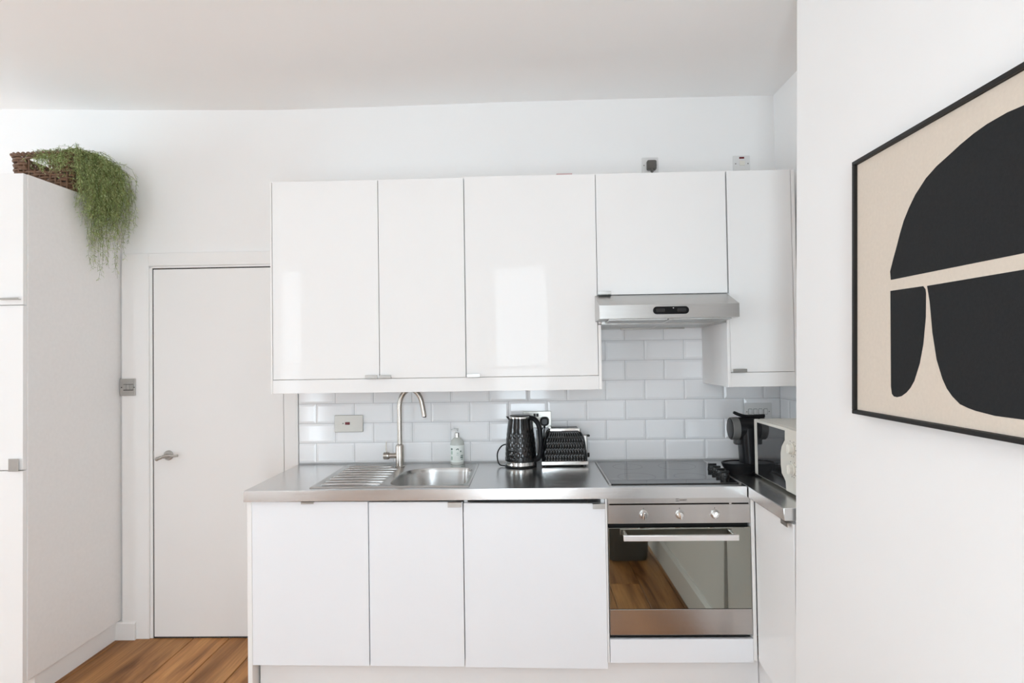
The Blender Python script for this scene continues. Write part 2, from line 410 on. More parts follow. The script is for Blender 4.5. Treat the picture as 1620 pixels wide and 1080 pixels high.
for i, (axis, pos, (a, b, z0, z1)) in enumerate([('y', YR, w) for w in REAR_WIN] + [('x', XL, w) for w in ADDED_LEFT_WIN]):
    def W(bm, u0, u1, d0, d1, w0, w1, bev=0.003):
        if axis == 'y': box(bm, u0, u1, pos - d1, pos - d0, w0, w1, bev)
        else: box(bm, pos - d1, pos - d0, u0, u1, w0, w1, bev)
    bm = NB(); fw = 0.045
    W(bm, a, a + fw, 0.05, 0.15, z0, z1); W(bm, b - fw, b, 0.05, 0.15, z0, z1)
    W(bm, a + fw, b - fw, 0.05, 0.15, z1 - fw, z1); W(bm, a + fw, b - fw, 0.05, 0.15, z0, z0 + fw)
    win = struct('window_%d' % (i + 1), bm, trim_paint, 'tall white sash window, %s' % ['nearest the picture wall', 'towards the far corner of the window wall', 'added for light in the middle of the left wall', 'added for light on the left wall nearest the kitchen'][i], 'window')
    zm = (z0 + z1) / 2
    for (w0, w1, d) in ((z0 + fw, zm + 0.02, 0.07), (zm - 0.02, z1 - fw, 0.11)):
        bm = NB(); q = 0.04; u0, u1 = a + fw, b - fw
        W(bm, u0, u0 + q, d, d + 0.035, w0, w1); W(bm, u1 - q, u1, d, d + 0.035, w0, w1)
        W(bm, u0 + q, u1 - q, d, d + 0.035, w0, w0 + q); W(bm, u0 + q, u1 - q, d, d + 0.035, w1 - q, w1)
        sash = obj('sash', bm, trim_paint, win)
        bm = NB(); W(bm, u0 + q, u1 - q, d + 0.015, d + 0.019, w0 + q, w1 - q, 0)
        obj('pane', bm, pane_glass, sash)
    bm = NB(); W(bm, a - 0.04, b + 0.04, -0.03, 0.05, z0 - 0.03, z0, 0.005); obj('sill', bm, trim_paint, win)

# ------------------------------------------------------------------ flat white door with its lining
bm = NB(); box(bm, -0.803, -0.106, -0.010, 0.0, 0.008, 1.951, 0.0015, 1)
door = struct('door_1', bm, door_paint, 'plain flush white door left of the wall cabinets', 'door')
bm = NB(); lathe(bm, [(0.026, 0), (0.026, -0.006), (0.022, -0.010)], (-0.722, -0.010, 0.962), 28, 'y')
lathe(bm, [(0.010, -0.008), (0.010, -0.05)], (-0.722, -0.010, 0.962), 16, 'y')
tube(bm, smooth_path([(-0.752, -0.062, 0.952), (-0.735, -0.064, 0.958), (-0.715, -0.064, 0.965), (-0.69, -0.062, 0.969), (-0.668, -0.06, 0.966), (-0.645, -0.058, 0.967)]), [0.0095] * 8 + [0.0065] * 23, 10)
lathe(bm, [(0.003, -0.011), (0.009, -0.006), (0.011, 0.0), (0.009, 0.006), (0.003, 0.011)], (-0.754, -0.062, 0.951), 14, 'x')
h = obj('door_handle', bm, satin_metal, door); h['label'] = 'chrome lever handle on round rose'
bm = NB(); box(bm, -0.8075, -0.8025, -0.013, -0.002, 0.942, 0.985, 0.001, 1); obj('latch', bm, satin_metal, door)
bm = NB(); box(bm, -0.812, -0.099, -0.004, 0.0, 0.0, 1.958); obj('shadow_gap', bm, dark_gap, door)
bm = NB(); box(bm, -0.97, -0.824, -0.018, 0.0, 0.0, 2.038, 0.003); box(bm, -0.824, -0.8095, -0.010, 0.0, 0.0, 1.957, 0.002)
struct('trim_1', bm, trim_paint, 'flat white door lining left of the door', 'door frame')
bm = NB(); box(bm, -0.824, -0.026, -0.018, 0.0, 1.968, 2.038, 0.003); box(bm, -0.8095, -0.101, -0.010, 0.0, 1.957, 1.968, 0.002)
struct('trim_2', bm, trim_paint, 'flat white door lining above the door', 'door frame')
bm = NB(); box(bm, -0.101, -0.027, -0.018, 0.0, 0.0, 1.968, 0.003)
struct('trim_3', bm, trim_paint, 'narrow white door lining between door and tiles', 'door frame')
bm = NB(); prism(bm, [(-0.002, 0.0), (-0.030, 0.0), (-0.030, 0.085), (-0.024, 0.092), (-0.018, 0.092), (-0.002, 0.092)], 'x', -1.0, -0.895)
struct('baseboard_back', bm, skirting, 'short white skirting block beside tall cabinet', 'skirting board')

# ------------------------------------------------------------------ bevelled metro tiles on the back wall and in the niche
TPX, TPZ = 0.2036, 0.1034
Z0T = 0.9125
bm = NB()
box(bm, -0.0245, 2.499, -0.004, 0.0, 0.9065, Z0T + 4 * TPZ + 0.03); box(bm, 1.45, 2.2, -0.004, 0.0, Z0T + 4 * TPZ + 0.03, 1.74)
obj('grout_bed', bm, grout, wall_back)
TM = {}
def tile_mesh(w, hgt, left=True, rightb=True):
    key = (round(w, 3), round(hgt, 3), left, rightb)
    if key in TM: return TM[key]
    b = bmesh.new(); bv = 0.011; g = 0.0012
    x0, x1, z0, z1 = -w / 2 + g, w / 2 - g, -hgt / 2 + g, hgt / 2 - g
    ix0 = x0 + (bv if left else 0); ix1 = x1 - (bv if rightb else 0)
    lo = [(x0, 0.0005, z0), (x1, 0.0005, z0), (x1, 0.0005, z1), (x0, 0.0005, z1)]
    mid = [(x0, -0.004, z0), (x1, -0.004, z0), (x1, -0.004, z1), (x0, -0.004, z1)]
    hi = [(ix0, -0.0075, z0 + bv), (ix1, -0.0075, z0 + bv), (ix1, -0.0075, z1 - bv), (ix0, -0.0075, z1 - bv)]
    t = bmesh.new(); loft(t, [lo, mid, hi]); merge(b, t)
    for e in b.edges: e.smooth = not (len(e.link_faces) == 2 and e.calc_face_angle(0) > math.radians(8))
    for f in b.faces: f.smooth = True
    me = bpy.data.meshes.new('tile'); b.to_mesh(me); b.free(); me.materials.append(tile_glaze); TM[key] = me; return me
for k in range(8):
    zc = Z0T + (k + .5) * TPZ
    xs0, xs1 = (-0.0235, 2.4935) if k < 4 else (1.46, 2.19)
    off = 1.798 if k % 2 else 1.696
    start = off - TPX * math.ceil((off - xs0) / TPX)
    x = start
    while x < xs1 - 1e-4:
        a, b = max(x, xs0), min(x + TPX, xs1)
        if b - a > 0.02:
            copy_piece(tile_mesh(b - a, TPZ, a == x, b == x + TPX), 'tile', ((a + b) / 2, -0.004, zc), wall_back)
        x += TPX
bm = NB(); box(bm, XR - 0.004, XR, -0.995, -0.004, 0.9065, Z0T + 4 * TPZ + 0.03); obj('grout_bed', bm, grout, wall_niche)
for k in range(4):
    zc = Z0T + (k + .5) * TPZ
    y = -0.012 if k % 2 else -0.012 + TPX * 0.45
    while y > -0.99:
        a, b = min(y, -0.012), max(y - TPX, -0.99)
        if a - b > 0.02:
            o = copy_piece(tile_mesh(a - b, TPZ), 'tile', (XR - 0.004, (a + b) / 2, zc), wall_niche)
            o.rotation_euler = (0, 0, math.radians(-90))
        y -= TPX

# ------------------------------------------------------------------ kitchen furniture
def tab_handle(x0, x1, yf, zedge, side, parent, drop=0.012):
    """thin bent metal tab hooked on a door edge: side -1 bottom edge, +1 top edge, drawn on the door face"""
    b = NB()
    if side < 0:
        box(b, x0, x1, yf - 0.0165, yf - 0.0005, zedge - 0.0028, zedge - 0.0003, 0.0006, 1)
        box(b, x0, x1, yf - 0.0165, yf - 0.0140, zedge - 0.001, zedge + drop, 0.0006, 1)
    else:
        box(b, x0, x1, yf - 0.0165, yf - 0.0005, zedge + 0.0003, zedge + 0.0028, 0.0006, 1)
        box(b, x0, x1, yf - 0.0165, yf - 0.0140, zedge - drop, zedge + 0.001, 0.0006, 1)
    o = obj('handle', b, satin_metal, parent); o['label'] = 'small bent metal tab handle'; return o

def carcass(b, x0, x1, y0, y1, z0, z1, t=0.016, top=True):
    box(b, x0, x0 + t, y0, y1, z0, z1); box(b, x1 - t, x1, y0, y1, z0, z1)
    box(b, x0 + t, x1 - t, y0, y1, z0, z0 + t); box(b, x0 + t, x1 - t, y1 - 0.008, y1, z0 + t, z1 - (t if top else 0))
    if top: box(b, x0 + t, x1 - t, y0, y1, z1 - t, z1)

# wall cabinets
UD, UF = -0.378, -0.400
uppers = [
    (0.008, 0.503, 1.3675, 2.2895, (0.441, 0.497), 'white gloss wall cabinet at the left end, nearest the door', 1.369),
    (0.506, 0.903, 1.3675, 2.2905, (0.506, 0.561), 'narrow white gloss wall cabinet above the sink tap', 1.369),
    (0.907, 1.511, 1.3675, 2.2945, (0.909, 0.970), 'wide white gloss wall cabinet above kettle and toaster', 1.369),
    (1.514, 2.105, 1.735, 2.2945, (1.516, 1.573), 'short white wall cabinet directly above the extractor hood', 1.735),
    (2.112, 2.400, 1.3725, 2.2945, (2.115, 2.180), 'slim white wall cabinet right of the extractor hood', 1.372),
]
GU = 'wall cabinets above the worktop'
for (x0, x1, z0, z1, hx, lab, zb) in uppers:
    t = thing('wall_cabinet', lab, 'cabinet', ((x0 + x1) / 2, -0.2, z0), GU)
    b = NB(); carcass(b, x0 - 0.001, x1 + 0.001, UD, -0.0095, z0, z1 - 0.003); obj('body', b, carcass_white, t)
    b = NB(); box(b, x0, x1, UF, UD - 0.002, z0 + 0.001, z1, 0.0012, 2); d = obj('door', b, gloss_white, t)
    tab_handle(hx[0], hx[1], UF, z0 + 0.0035, -1, d)
# side cover panels and pelmets
b = NB(); box(b, -0.002, 0.0055, UF - 0.001, -0.0095, 1.303, 2.289, 0.0008, 1)
single('cover_panel', b, edge_white, 'thin white end panel at the left side of the wall cabinets', 'panel')
b = NB(); box(b, 1.5135, 1.5265, UF - 0.002, -0.0095, 1.304, 1.599, 0.0008, 1)
single('cover_panel', b, edge_white, 'white end panel below the hood, right side of the wide cabinet', 'panel')
b = NB(); box(b, 1.5125, 1.5265, -0.51, UF - 0.001, 1.603, 1.728, 0.0008, 1)
b = NB(); box(b, 2.0975, 2.1105, UF - 0.002, -0.0095, 1.306, 1.732, 0.0008, 1)
single('cover_panel', b, gloss_white, 'glossy white side panel of the slim cabinet facing the hood tiles', 'panel')
b = NB(); box(b, 2.402, 2.4165, UF - 0.003, -0.0095, 1.306, 2.294, 0.0008, 1)
single('cover_panel', b, edge_white, 'cream-edged end panel at the right side of the slim cabinet', 'panel')
b = NB(); box(b, 0.006, 1.513, UF, UF + 0.018, 1.303, 1.3660, 0.001, 1)
single('pelmet', b, gloss_white, 'long white pelmet strip under the three tall wall cabinets', 'pelmet')
b = NB(); box(b, 2.1108, 2.4015, UF, UF + 0.018, 1.306, 1.371, 0.001, 1)
single('pelmet', b, gloss_white, 'short white pelmet strip under the slim right wall cabinet', 'pelmet')

# base cabinets: doors hang slightly unevenly
BF, BD = -0.600, -0.579
bases = [
    (-0.003, 0.497, (0.163, 0.158, 0.855, 0.851), (0.215, 0.269), 'white base cabinet at the left end of the worktop', 0.006),
    (0.501, 0.902, (0.158, 0.154, 0.849, 0.846), (0.841, 0.899), 'narrow white base cabinet under the sink bowl', 0.018),
    (0.906, 1.505, (0.152, 0.143, 0.842, 0.834), (1.452, 1.504), 'wide white base cabinet beside the oven', 0.018),
]
GB = 'base cabinets under the steel worktop'
for (x0, x1, zz, hx, lab, drop) in bases:
    t = thing('base_cabinet', lab, 'cabinet', ((x0 + x1) / 2, -0.3, 0.12), GB)
    b = NB(); carcass(b, x0, x1, BD, -0.012, 0.166, 0.858 if lab[0] == 'w' and x0 != 0.501 else 0.74, top=False); obj('body', b, carcass_white, t)
    b = NB(); hexa(b, [(x0, BF, zz[0]), (x1, BF, zz[1]), (x1, BD - 0.002, zz[1]), (x0, BD - 0.002, zz[0]), (x0, BF, zz[2]), (x1, BF, zz[3]), (x1, BD - 0.002, zz[3]), (x0, BD - 0.002, zz[2])], 0.0012, 2)
    d = obj('door', b, satin_white, t)
    tab_handle(hx[0], hx[1], BF, (zz[3] if hx[0] > 0.5 else zz[2] - 0.002), 1, d, drop)
b = NB(); box(b, -0.0255, -0.0055, BF + 0.002, -0.020, 0.0, 0.858, 0.0012, 1)
single('end_panel', b, edge_white, 'white end panel standing on the floor left of base cabinets', 'panel')
b = NB(); box(b, 0.004, 2.150, -0.545, -0.529, 0.0, 0.155, 0.001, 1)
single('plinth', b, carcass_white, 'long white plinth under the base cabinets and oven', 'plinth')
b = NB(); box(b, 2.153, 2.169, -0.975, -0.529, 0.0, 0.165, 0.001, 1)
single('plinth', b, carcass_white, 'short white plinth under the side base cabinet', 'plinth')

# oven housing and oven
t = thing('oven_housing', 'white housing unit with filler strip around built-in oven', 'cabinet', (1.81, -0.3, 0.16))
b = NB(); box(b, 1.5065, 1.5145, -0.594, -0.012, 0.166, 0.858); box(b, 2.1135, 2.1290, -0.600, -0.03, 0.176, 0.858, 0.001, 1)
box(b, 1.5145, 2.1135, -0.57, -0.012, 0.166, 0.18); obj('body', b, edge_white, t)
b = NB(); box(b, 1.5165, 2.1125, -0.600, -0.582, 0.168, 0.266, 0.001, 1); obj('filler_panel', b, satin_white, t)

t = thing('built_in_oven', 'built-in stainless oven with mirrored glass door and three knobs', 'oven', (1.8135, -0.3, 0.268))
OX0, OX1 = 1.5165, 2.1115
b = NB(); box(b, OX0 + 0.005, OX1 - 0.005, -0.578, -0.05, 0.268, 0.8575); obj('body', b, dark_gap, t)
b = NB(); box(b, OX0, OX1, -0.600, -0.578, 0.8325, 0.8575, 0.001, 1); box(b, OX0, OX1, -0.600, -0.578, 0.7485, 0.8275, 0.001, 1)
box(b, OX0, OX0 + 0.006, -0.599, -0.578, 0.827, 0.833); box(b, OX1 - 0.006, OX1, -0.599, -0.578, 0.827, 0.833); box(b, 2.025, 2.035, -0.599, -0.578, 0.827, 0.833)
cp_ = obj('control_panel', b, oven_steel, t)
for kx, ang in ((1.666, 8), (1.817, 0), (1.964, 40)):
    b = NB(); lathe(b, [(0.0185, 0), (0.0185, -0.003), (0.0155, -0.005)], (kx, -0.600, 0.787), 28, 'y'); kb = obj('knob', b, satin_metal, t)
    b = NB(); lathe(b, [(0.0145, -0.004), (0.0145, -0.016), (0.012, -0.019)], (kx, -0.600, 0.787), 28, 'y')
    obj('knob_cap', b, chrome, kb)
    b = NB(); box(b, -0.0045, 0.0045, -0.031, -0.015, -0.0145, 0.0145, 0.002)
    bmesh.ops.rotate(b, verts=b.verts[:], cent=(0, 0, 0), matrix=Matrix.Rotation(math.radians(ang), 3, 'Y'))
    bmesh.ops.translate(b, verts=b.verts[:], vec=(kx, -0.600, 0.787)); obj('grip', b, chrome, kb)
    b = NB(); box(b, kx - 0.001, kx + 0.001, -0.6004, -0.5995, 0.8095, 0.8145); obj('mark', b, dark_gap, cp_)
b = NB(); box(b, OX0 + 0.001, OX1 - 0.001, -0.601, -0.58, 0.3925, 0.7315, 0.0015, 1); dg = obj('door_glass', b, oven_glass, t)
b = NB(); box(b, OX0 + 0.001, OX1 - 0.001, -0.6025, -0.58, 0.285, 0.3915, 0.0015, 1); obj('lower_door_panel', b, oven_steel, t)
b = NB(); box(b, 1.573, 2.046, -0.652, -0.640, 0.6905, 0.7145, 0.002)
hd = obj('door_handle', b, bright_bar, t)
b = NB(); box(b, 1.580, 1.592, -0.6405, -0.6012, 0.693, 0.712, 0.001, 1); obj('handle_mount', b, oven_steel, hd)
b = NB(); box(b, 2.027, 2.039, -0.6405, -0.6012, 0.693, 0.712, 0.001, 1); obj('handle_mount', b, oven_steel, hd)
def text_part(name, body, size, loc, m, parent, rot=(90, 0, 0)):
    cu = bpy.data.curves.new(name, 'FONT'); cu.body = body; cu.size = size; cu.extrude = 0.0002; cu.align_x = 'LEFT'
    to = bpy.data.objects.new(name, cu); C.objects.link(to)
    dg_ = bpy.context.evaluated_depsgraph_get(); me = bpy.data.meshes.new_from_object(to.evaluated_get(dg_)); C.objects.unlink(to); bpy.data.objects.remove(to)
    me.materials.clear(); me.materials.append(m)
    o = bpy.data.objects.new(name, me); C.objects.link(o); o.parent = parent
    o.location = Vector(loc) - wloc(parent); o.rotation_euler = [math.radians(a) for a in rot]; return o
text_part('lettering', 'INDESIT', 0.0085, (1.8185, -0.6003, 0.8435), dark_gap, cp_)
b = NB()
for (a0, a1, c0, c1) in ((1.8035, 1.8155, 0.8515, 0.8523), (1.8035, 1.8155, 0.8408, 0.8416), (1.8035, 1.8043, 0.8408, 0.8523), (1.8147, 1.8155, 0.8408, 0.8523)): box(b, a0, a1, -0.6005, -0.5998, c0, c1)
box(b, 1.8087, 1.8103, -0.6005, -0.5998, 0.8430, 0.8475); box(b, 1.8087, 1.8103, -0.6005, -0.5998, 0.8486, 0.8502)
obj('emblem', b, dark_gap, cp_)

# side base cabinet (faces left) beside the oven
t = thing('base_cabinet', 'slim white gloss base cabinet under microwave, facing the oven side', 'cabinet', (2.3, -0.79, 0.16), GB)
b = NB(); box(b, 2.151, 2.485, -0.968, -0.605, 0.17, 0.858); obj('body', b, carcass_white, t)
b = NB(); hexa(b, [(2.130, -0.967, 0.16), (2.149, -0.967, 0.16), (2.149, -0.606, 0.178), (2.130, -0.606, 0.178), (2.130, -0.967, 0.846), (2.149, -0.967, 0.846), (2.149, -0.606, 0.853), (2.130, -0.606, 0.853)], 0.0012, 2)
d = obj('door', b, gloss_white, t)
b = NB(); box(b, 2.112, 2.1295, -0.958, -0.900, 0.8465, 0.8490, 0.0006, 1); box(b, 2.112, 2.1145, -0.958, -0.900, 0.833, 0.8490, 0.0006, 1)
o = obj('handle', b, satin_metal, d); o['label'] = 'small bent metal tab handle'

# ------------------------------------------------------------------ worktops
ZW0, ZW = 0.8595, 0.906
def slab_hole(b, x0, x1, y0, y1, z0, z1, hx0, hx1, hy0, hy1):
    xs = [x0, hx0, hx1, x1]; ys = [y0, hy0, hy1, y1]
    t = bmesh.new(); V = {}
    for k, z in enumerate((z0, z1)):
        for i in range(4):
            for j in range(4): V[i, j, k] = t.verts.new((xs[i], ys[j], z))
    for i in range(3):
        for j in range(3):
            if i == 1 and j == 1: continue
            t.faces.new((V[i, j, 1], V[i + 1, j, 1], V[i + 1, j + 1, 1], V[i, j + 1, 1])); t.faces.new((V[i, j, 0], V[i, j + 1, 0], V[i + 1, j + 1, 0], V[i + 1, j, 0]))
    for i in range(3):
        t.faces.new((V[i, 0, 0], V[i + 1, 0, 0], V[i + 1, 0, 1], V[i, 0, 1])); t.faces.new((V[i + 1, 3, 0], V[i, 3, 0], V[i, 3, 1], V[i + 1, 3, 1]))
        t.faces.new((V[0, i + 1, 0], V[0, i, 0], V[0, i, 1], V[0, i + 1, 1])); t.faces.new((V[3, i, 0], V[3, i + 1, 0], V[3, i + 1, 1], V[3, i, 1]))
    for a, c in (((1, 1), (2, 1)), ((2, 1), (2, 2)), ((2, 2), (1, 2)), ((1, 2), (1, 1))):
        t.faces.new((V[a[0], a[1], 1], V[c[0], c[1], 1], V[c[0], c[1], 0], V[a[0], a[1], 0]))
    bmesh.ops.recalc_face_normals(t, faces=t.faces[:])
    es = [e for e in t.edges if e.verts[0].co.y < y0 + 1e-5 and e.verts[1].co.y < y0 + 1e-5 and abs(e.verts[0].co.z - e.verts[1].co.z) < 1e-6]
    bmesh.ops.bevel(t, geom=es, offset=0.0018, segments=2, affect='EDGES')
    merge(b, t)
b = NB(); slab_hole(b, -0.0285, 2.0925, -0.622, -0.0095, ZW0, ZW, 0.568, 0.912, -0.550, -0.150)
single('worktop', b, worktop_steel, 'long brushed stainless steel worktop holding sink and hob', 'worktop')
b = NB(); box(b, 2.0955, 2.4955, -0.971, -0.0095, ZW0, ZW, 0.0018, 2)
single('worktop', b, worktop_steel, 'short stainless steel side worktop under the microwave', 'worktop')

# ------------------------------------------------------------------ inset sink
t = thing('inset_sink', 'stainless inset sink with bowl and ribbed left drainer', 'sink', (0.58, -0.32, ZW))
SX0, SX1, SY0, SY1 = 0.238, 0.930, -0.580, -0.062
bc = Vector((0.742, -0.352))
def bowl_pt(a):
    # rounded bowl outline; big radius at the back-left corner by the tap
    pts = BOWL
    d = Vector((math.cos(a), math.sin(a))); best = None
    for i in range(len(pts)):
        p, q = Vector(pts[i]), Vector(pts[(i + 1) % len(pts)])
        e = q - p; den = d.x * e.y - d.y * e.x
        if abs(den) < 1e-12: continue
        w = p - bc; tt = (w.x * e.y - w.y * e.x) / den; s = (w.x * d.y - w.y * d.x) / den
        if tt > 0 and -1e-6 <= s <= 1 + 1e-6: best = tt if best is None else min(best, tt)
    return best
def corner(cx_, cy_, r, a0, n=8): return [(cx_ + r * math.cos(math.radians(a0 + 90 * i / n)), cy_ + r * math.sin(math.radians(a0 + 90 * i / n))) for i in range(n + 1)]
BOWL = corner(0.910 - 0.06, -0.150 - 0.06, 0.06, 0) + corner(0.570 + 0.15, -0.150 - 0.15, 0.15, 90) + corner(0.570 + 0.06, -0.550 + 0.06, 0.06, 180) + corner(0.910 - 0.06, -0.550 + 0.06, 0.06, 270)
def rect_pt(a, x0, x1, y0, y1):
    dx, dy = math.cos(a), math.sin(a); c = []
    if dx > 1e-9: c.append((x1 - bc.x) / dx)
    if dx < -1e-9: c.append((x0 - bc.x) / dx)
    if dy > 1e-9: c.append((y1 - bc.y) / dy)
    if dy < -1e-9: c.append((y0 - bc.y) / dy)
    return min(c)
angs = sorted([2 * math.pi * i / 72 for i in range(72)] + [math.atan2(cy_ - bc.y, cx_ - bc.x) % (2 * math.pi) for cx_ in (SX0, SX1) for cy_ in (SY0, SY1)])
def rl(off, z): return [(bc.x + math.cos(a) * rect_pt(a, SX0 + off, SX1 - off, SY0 + off, SY1 - off), bc.y + math.sin(a) * rect_pt(a, SX0 + off, SX1 - off, SY0 + off, SY1 - off), z) for a in angs]
def bl(sc, z, add=0.0): return [(bc.x + math.cos(a) * (bowl_pt(a) * sc + add), bc.y + math.sin(a) * (bowl_pt(a) * sc + add), z) for a in angs]
b = NB(); loft(b, [rl(0, ZW + 0.0003), rl(0.001, ZW + 0.003), rl(0.004, ZW + 0.0048), rl(0.010, ZW + 0.0045), rl(0.014, ZW + 0.0022), bl(1.0, ZW + 0.0022, 0.004), bl(1.0, ZW + 0.0012, -0.001)], False, False)
bmesh.ops.recalc_face_normals(b, faces=b.faces[:])
if sum(f.normal.z for f in b.faces) < 0: bmesh.ops.reverse_faces(b, faces=b.faces[:])
obj('rim', b, sink_steel, t, angle=50)
b = NB(); loft(b, [bl(1.0, ZW + 0.0012, -0.001), bl(1.0, ZW - 0.006, -0.004), bl(0.985, ZW - 0.02, -0.004), bl(0.95, ZW - 0.11, -0.004), bl(0.92, ZW - 0.135, -0.006), bl(0.85, ZW - 0.150, -0.006), bl(0.6, ZW - 0.153), bl(0.25, ZW - 0.156)], False, True)
for f in b.faces:
    if f.normal.dot(Vector((bc.x, bc.y, ZW)) - f.calc_center_median()) < 0: f.normal_flip()
bw = obj('bowl', b, sink_steel, t, angle=60)
b = NB(); lathe(b, [(0.042, 0.0), (0.042, 0.002), (0.036, 0.003), (0.030, 0.001)], (bc.x, bc.y, ZW - 0.1555), 28); obj('waste', b, chrome, bw)
for k in range(8):
    yy = -0.125 - k * 0.0565
    b = NB(); tube(b, [(0.272, yy, ZW + 0.002), (0.280, yy, ZW + 0.0036), (0.3, yy, ZW + 0.0045), (0.4, yy, ZW + 0.0042), ((0.495 if k == 0 else 0.525), yy, ZW + 0.0034), ((0.503 if k == 0 else 0.535), yy, ZW + 0.002)], [0.004, 0.0075, 0.0085, 0.0085, 0.0075, 0.003], 8)
    for v in b.verts: v.co.z = ZW + 0.0015 + (v.co.z - ZW - 0.0015) * 0.85
    obj('drainer_rib', b, sink_steel, t)

# ------------------------------------------------------------------ mixer tap
TX, TY = 0.532, -0.112
t = thing('mixer_tap', 'brushed nickel swan-neck mixer tap behind the sink', 'tap', (TX, TY, ZW))
b = NB(); lathe(b, [(0.0245, 0.003), (0.0245, 0.006), (0.0215, 0.008), (0.0215, 0.105), (0.018, 0.113), (0.0125, 0.116)], (TX, TY, ZW), 28); bd = obj('body', b, nickel, t)
b = NB(); pts = [(TX, TY, ZW + 0.10), (TX, TY, ZW + 0.2), (TX, TY, ZW + 0.275)]
R_ = 0.060; hgt = ZW + 0.300
for i in range(0, 17):
    a = math.radians(180 - i * 165 / 16)
    pts.append((TX + R_ + R_ * math.cos(a), TY - (R_ + R_ * math.cos(a)) * 0.12, hgt + 0.092 * math.sin(a)))
lx, ly, lz = pts[-1]; pts.append((lx + 0.006, ly - 0.001, lz - 0.03)); pts.append((lx + 0.012, ly - 0.002, lz - 0.068))
sp_ = obj('spout', (tube(b, pts, 0.0125, 18)), nickel, t)
b = NB(); lathe(b, [(0.0095, 0), (0.0095, -0.004)], (lx + 0.0122, ly - 0.002, lz - 0.0675), 16); obj('aerator', b, dark_gap, sp_)
b = NB(); lathe(b, [(0.0135, 0.0), (0.0135, -0.040), (0.0165, -0.042), (0.0185, -0.046), (0.0185, -0.068), (0.0165, -0.071)], (TX - 0.012, TY, ZW + 0.058), 24, 'x'); lv = obj('lever_housing', b, nickel, t)
b = NB(); tube(b, [(TX - 0.069, TY, ZW + 0.074), (TX - 0.069, TY, ZW + 0.10), (TX - 0.070, TY, ZW + 0.128)], [0.0035, 0.003, 0.003], 10); obj('lever', b, nickel, lv)

# ------------------------------------------------------------------ soap bottle
PX, PY = 0.817, -0.108
PY = -0.0480
t = thing('soap_bottle', 'pale green hand soap pump bottle behind the sink', 'bottle', (PX, PY, ZW))
zb = ZW + 0.0005
b = NB(); lathe(b, [(0.032, 0.0), (0.0355, 0.003), (0.036, 0.012), (0.036, 0.100), (0.0345, 0.112), (0.030, 0.122), (0.022, 0.131), (0.0135, 0.137), (0.0125, 0.139)], (PX, PY, zb), 32); obj('bottle_body', b, soap_clear, t)
b = NB(); lathe(b, [(0.0362, 0.014), (0.0366, 0.015), (0.0366, 0.099), (0.0362, 0.100)], (PX, PY, zb), 32, cap=False); lb = obj('label_band', b, soap_label, t)
b = NB()
def onlabel(b, a0, a1, z0, z1, r=0.0369):
    n = 5; t_ = bmesh.new(); A = []; B = []
    for i in range(n + 1):
        a = math.radians(-90 + a0 + (a1 - a0) * i / n); A.append(t_.verts.new((PX + r * math.cos(a), PY + r * math.sin(a), zb + z0))); B.append(t_.verts.new((PX + r * math.cos(a), PY + r * math.sin(a), zb + z1)))
    for i in range(n): t_.faces.new((A[i], A[i + 1], B[i + 1], B[i]))
    merge(b, t_)
onlabel(b, -52, -34, 0.076, 0.086); onlabel(b, -3, 4, 0.078, 0.082); onlabel(b, 3, 18, 0.080, 0.085); onlabel(b, 14, 18, 0.076, 0.082)
onlabel(b, 30, 40, 0.066, 0.074); onlabel(b, 34, 60, 0.046, 0.050); onlabel(b, 32, 58, 0.036, 0.042); onlabel(b, 36, 58, 0.028, 0.031); o = obj('print', b, soap_ink, lb); o['kind'] = 'stuff'
b = NB(); onlabel(b, -52, -34, 0.054, 0.072); onlabel(b, -52, -34, 0.026, 0.044); onlabel(b, 2, 16, 0.060, 0.063); onlabel(b, 0, 18, 0.052, 0.054); o = obj('print', b, soap_ink2, lb); o['kind'] = 'stuff'
b = NB(); lathe(b, [(0.0125, 0.138), (0.0125, 0.160), (0.010, 0.163)], (PX, PY, zb), 24); obj('collar', b, chrome, t)
b = NB(); lathe(b, [(0.004, 0.162), (0.004, 0.176)], (PX, PY, zb), 12); tube(b, smooth_path([(PX + 0.006, PY, zb + 0.178), (PX - 0.01, PY - 0.004, zb + 0.180), (PX - 0.028, PY - 0.010, zb + 0.176)], 4), 0.0055, 10); obj('pump_nozzle', b, clear_plastic, t)

# ------------------------------------------------------------------ kettle
KX, KY = 1.146, -0.112
t = thing('electric_kettle', 'glossy black faceted electric kettle beside the toaster', 'kettle', (KX, KY, ZW))
b = NB(); lathe(b, [(0.076, 0.0005), (0.080, 0.003), (0.080, 0.008), (0.0785, 0.009)], (KX, KY, ZW), 40); obj('power_base', b, black_plastic, t)
b = NB(); lathe(b, [(0.0780, 0.0095), (0.0805, 0.0105), (0.0800, 0.026), (0.0785, 0.0275)], (KX, KY, ZW), 48); obj('chrome_band', b, chrome, t)
